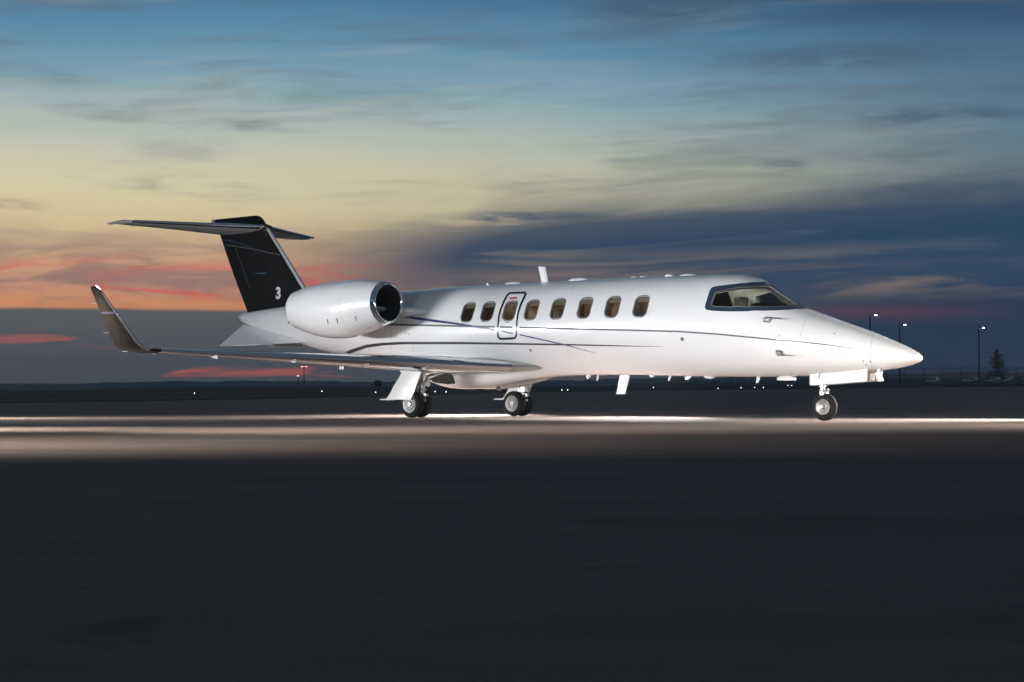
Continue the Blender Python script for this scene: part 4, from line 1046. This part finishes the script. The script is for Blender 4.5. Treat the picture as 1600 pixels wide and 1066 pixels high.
# cars
def car(px, D, rz, paint, label, roof=.0, blue=False):
    b = on_ground(px, D); r_ = empty('parked_car', b, rz)
    prof = [(-2.2, .35), (-2.25, .62), (-2.15, .88), (-1.6, .95), (-1.0, .98), (.75, .95), (1.5, .86), (2.05, .74), (2.22, .55), (2.2, .32)]
    rings = []
    for y_, k_, dz in ((-.88, .96, -.02), (-.84, 1, 0), (.84, 1, 0), (.88, .96, -.02)):
        rings.append([Vector((x*k_, y_, .3+(z_-.3)*(1 if abs(y_) < .86 else .93))) for x, z_ in prof])
    body = MB().loft(rings).out('body', paint, r_, angle=30)
    cab = [(-1.75, .93), (-1.25, 1.36+roof), (-.5, 1.44+roof), (.25, 1.38+roof), (1.05, .92)]
    MB().loft([[Vector((x*(.97 if abs(y_) > .6 else 1), y_*(1 if z_ < 1 else .84), z_)) for x, z_ in cab] for y_ in (-.80, .80)]).out('glasshouse', 'carglass', r_, angle=25)
    MB().loft([[Vector((x, y_, z_)) for x, z_ in ((-1.28, 1.37+roof), (-.5, 1.465+roof), (.28, 1.39+roof), (.2, 1.36+roof), (-.5, 1.42+roof), (-1.2, 1.345+roof))] for y_ in (-.66, .66)]).out('roof', paint, r_)
    for x in (-1.35, 1.38):
        for y_ in (-.80, .80):
            wv = MB().lathe([(-.1, .2), (-.1, .31), (.1, .31), (.1, .2), (.1, .001)], (x, y_, .31), 'y', 20).out('wheel', 'rubber', r_)
            MB().lathe([(-.105, .001), (-.11, .2), (.11, .2), (.105, .001)], (x, y_, .31), 'y', 14).out('rim', 'rim', wv)
    for y_ in (-.62, .62): MB().box((2.10, y_, .68), (.16, .34, .13)).out('headlight', 'lens', r_)
    if blue: MB().ball((-.3, -.5, 1.0), .07).out('charge_light', 'bluedot', r_)
    return tag(r_, label, 'car', 'cars parked along the fence')
car(1458, 325, R(-115), car_paint((.20, .20, .21)), 'silver car parked alone in the gap between jet nose and tall lamp')
car(1518.5, 328, R(-128), car_paint((.06, .062, .066)), 'dark car parked at the foot of the brightest lamp mast')
car(1553, 327, R(-128), car_paint((.10, .10, .105)), 'grey car parked in front of the conifer')
car(1584, 325, R(-165), car_paint((.055, .056, .06)), 'dark car with a small blue light, right of the conifer', .05, True)
# kerb of the car park
kb = MB()
for i in range(24):
    a = on_ground(1470+i*12, 262); b = on_ground(1482+i*12, 262)
    kb.raw([a, b, b+Vector((0, 0, .22)), a+Vector((0, 0, .22)), a+Vector((0, 2.5, .25)), b+Vector((0, 2.5, .25))], [(0, 1, 2, 3), (3, 2, 5, 4)])
k = kb.out('kerb', GR, smooth=False); k['kind'] = 'structure'
# airfield lights, tiny white lamps on stakes
DOTS = [(30, 600.5, 900), (74, 602, 900), (88, 601, 900), (112, 603, 900), (136, 604, 900), (183, 602, 900), (304, 614.3, 140), (503, 611.5, 150), (587, 613, 150), (878, 609.5, 170), (887, 609.3, 170), (1021, 605.5, 210), (1122, 607, 200), (1158, 606, 200), (1179, 605.7, 200), (1193, 605.5, 200), (1231, 602.5, 230), (1237, 602.5, 230), (680, 612, 150), (697, 612.5, 150), (1526, 591.3, 335)]
def zone_of(px): return 0 if px < 200 else 1 if px < 600 else 2 if px < 720 else 3 if px < 1100 else 4 if px < 1250 else 5
ZN = ['on the far hillside left of the jet', 'in the grass under the near wing', 'between the near and the far main wheels', 'under the belly by the lower blade antenna', 'left of the nose wheel', 'above the dark car by the brightest lamp mast']
ORD = ['first', 'second', 'third', 'fourth', 'fifth', 'sixth', 'seventh']
for px, py, D in sorted(DOTS):
    w = wray(px, py); x = w.x/w.y*D; z = CAMZ+D*w.z/w.y; g0 = ground_z(x, D) if D < 420 else -2
    r_ = empty('airfield_light', (x, D, min(g0, z-.2)))
    h = z-min(g0, z-.2); s_ = D/1500*.6
    MB().tube((0, 0, 0), (0, 0, h), .015+s_*.02, None, 6).out('stake', 'post', r_)
    MB().ball((0, 0, h), .022+s_*.10, None, None, 8, 5).out('globe', 'dot', r_)
    zn = zone_of(px); mates = sorted(q[0] for q in DOTS if zone_of(q[0]) == zn)
    lab = 'tiny white airfield light '+ZN[zn]+(', %s from left' % ORD[mates.index(px)] if len(mates) > 1 else '')
    tag(r_, lab, 'airfield light', 'small lights across the airfield')

# dusk air: far woods fade to blue
hz = MB(); hz.box((0, 1080, 19), (5200, 2300, 48)); hz = hz.out('haze', 'white', smooth=False); hz['kind'] = 'stuff'
hm = bpy.data.materials.new('dusk_haze'); hm.use_nodes = True; hm.node_tree.nodes.clear()
pv = hm.node_tree.nodes.new('ShaderNodeVolumePrincipled'); pv.inputs['Color'].default_value = (.80, .88, 1, 1); pv.inputs['Density'].default_value = .00030
ho = hm.node_tree.nodes.new('ShaderNodeOutputMaterial'); hm.node_tree.links.new(pv.outputs[0], ho.inputs['Volume'])
hm.cycles.homogeneous_volume = True
hz.data.materials.clear(); hz.data.materials.append(hm)
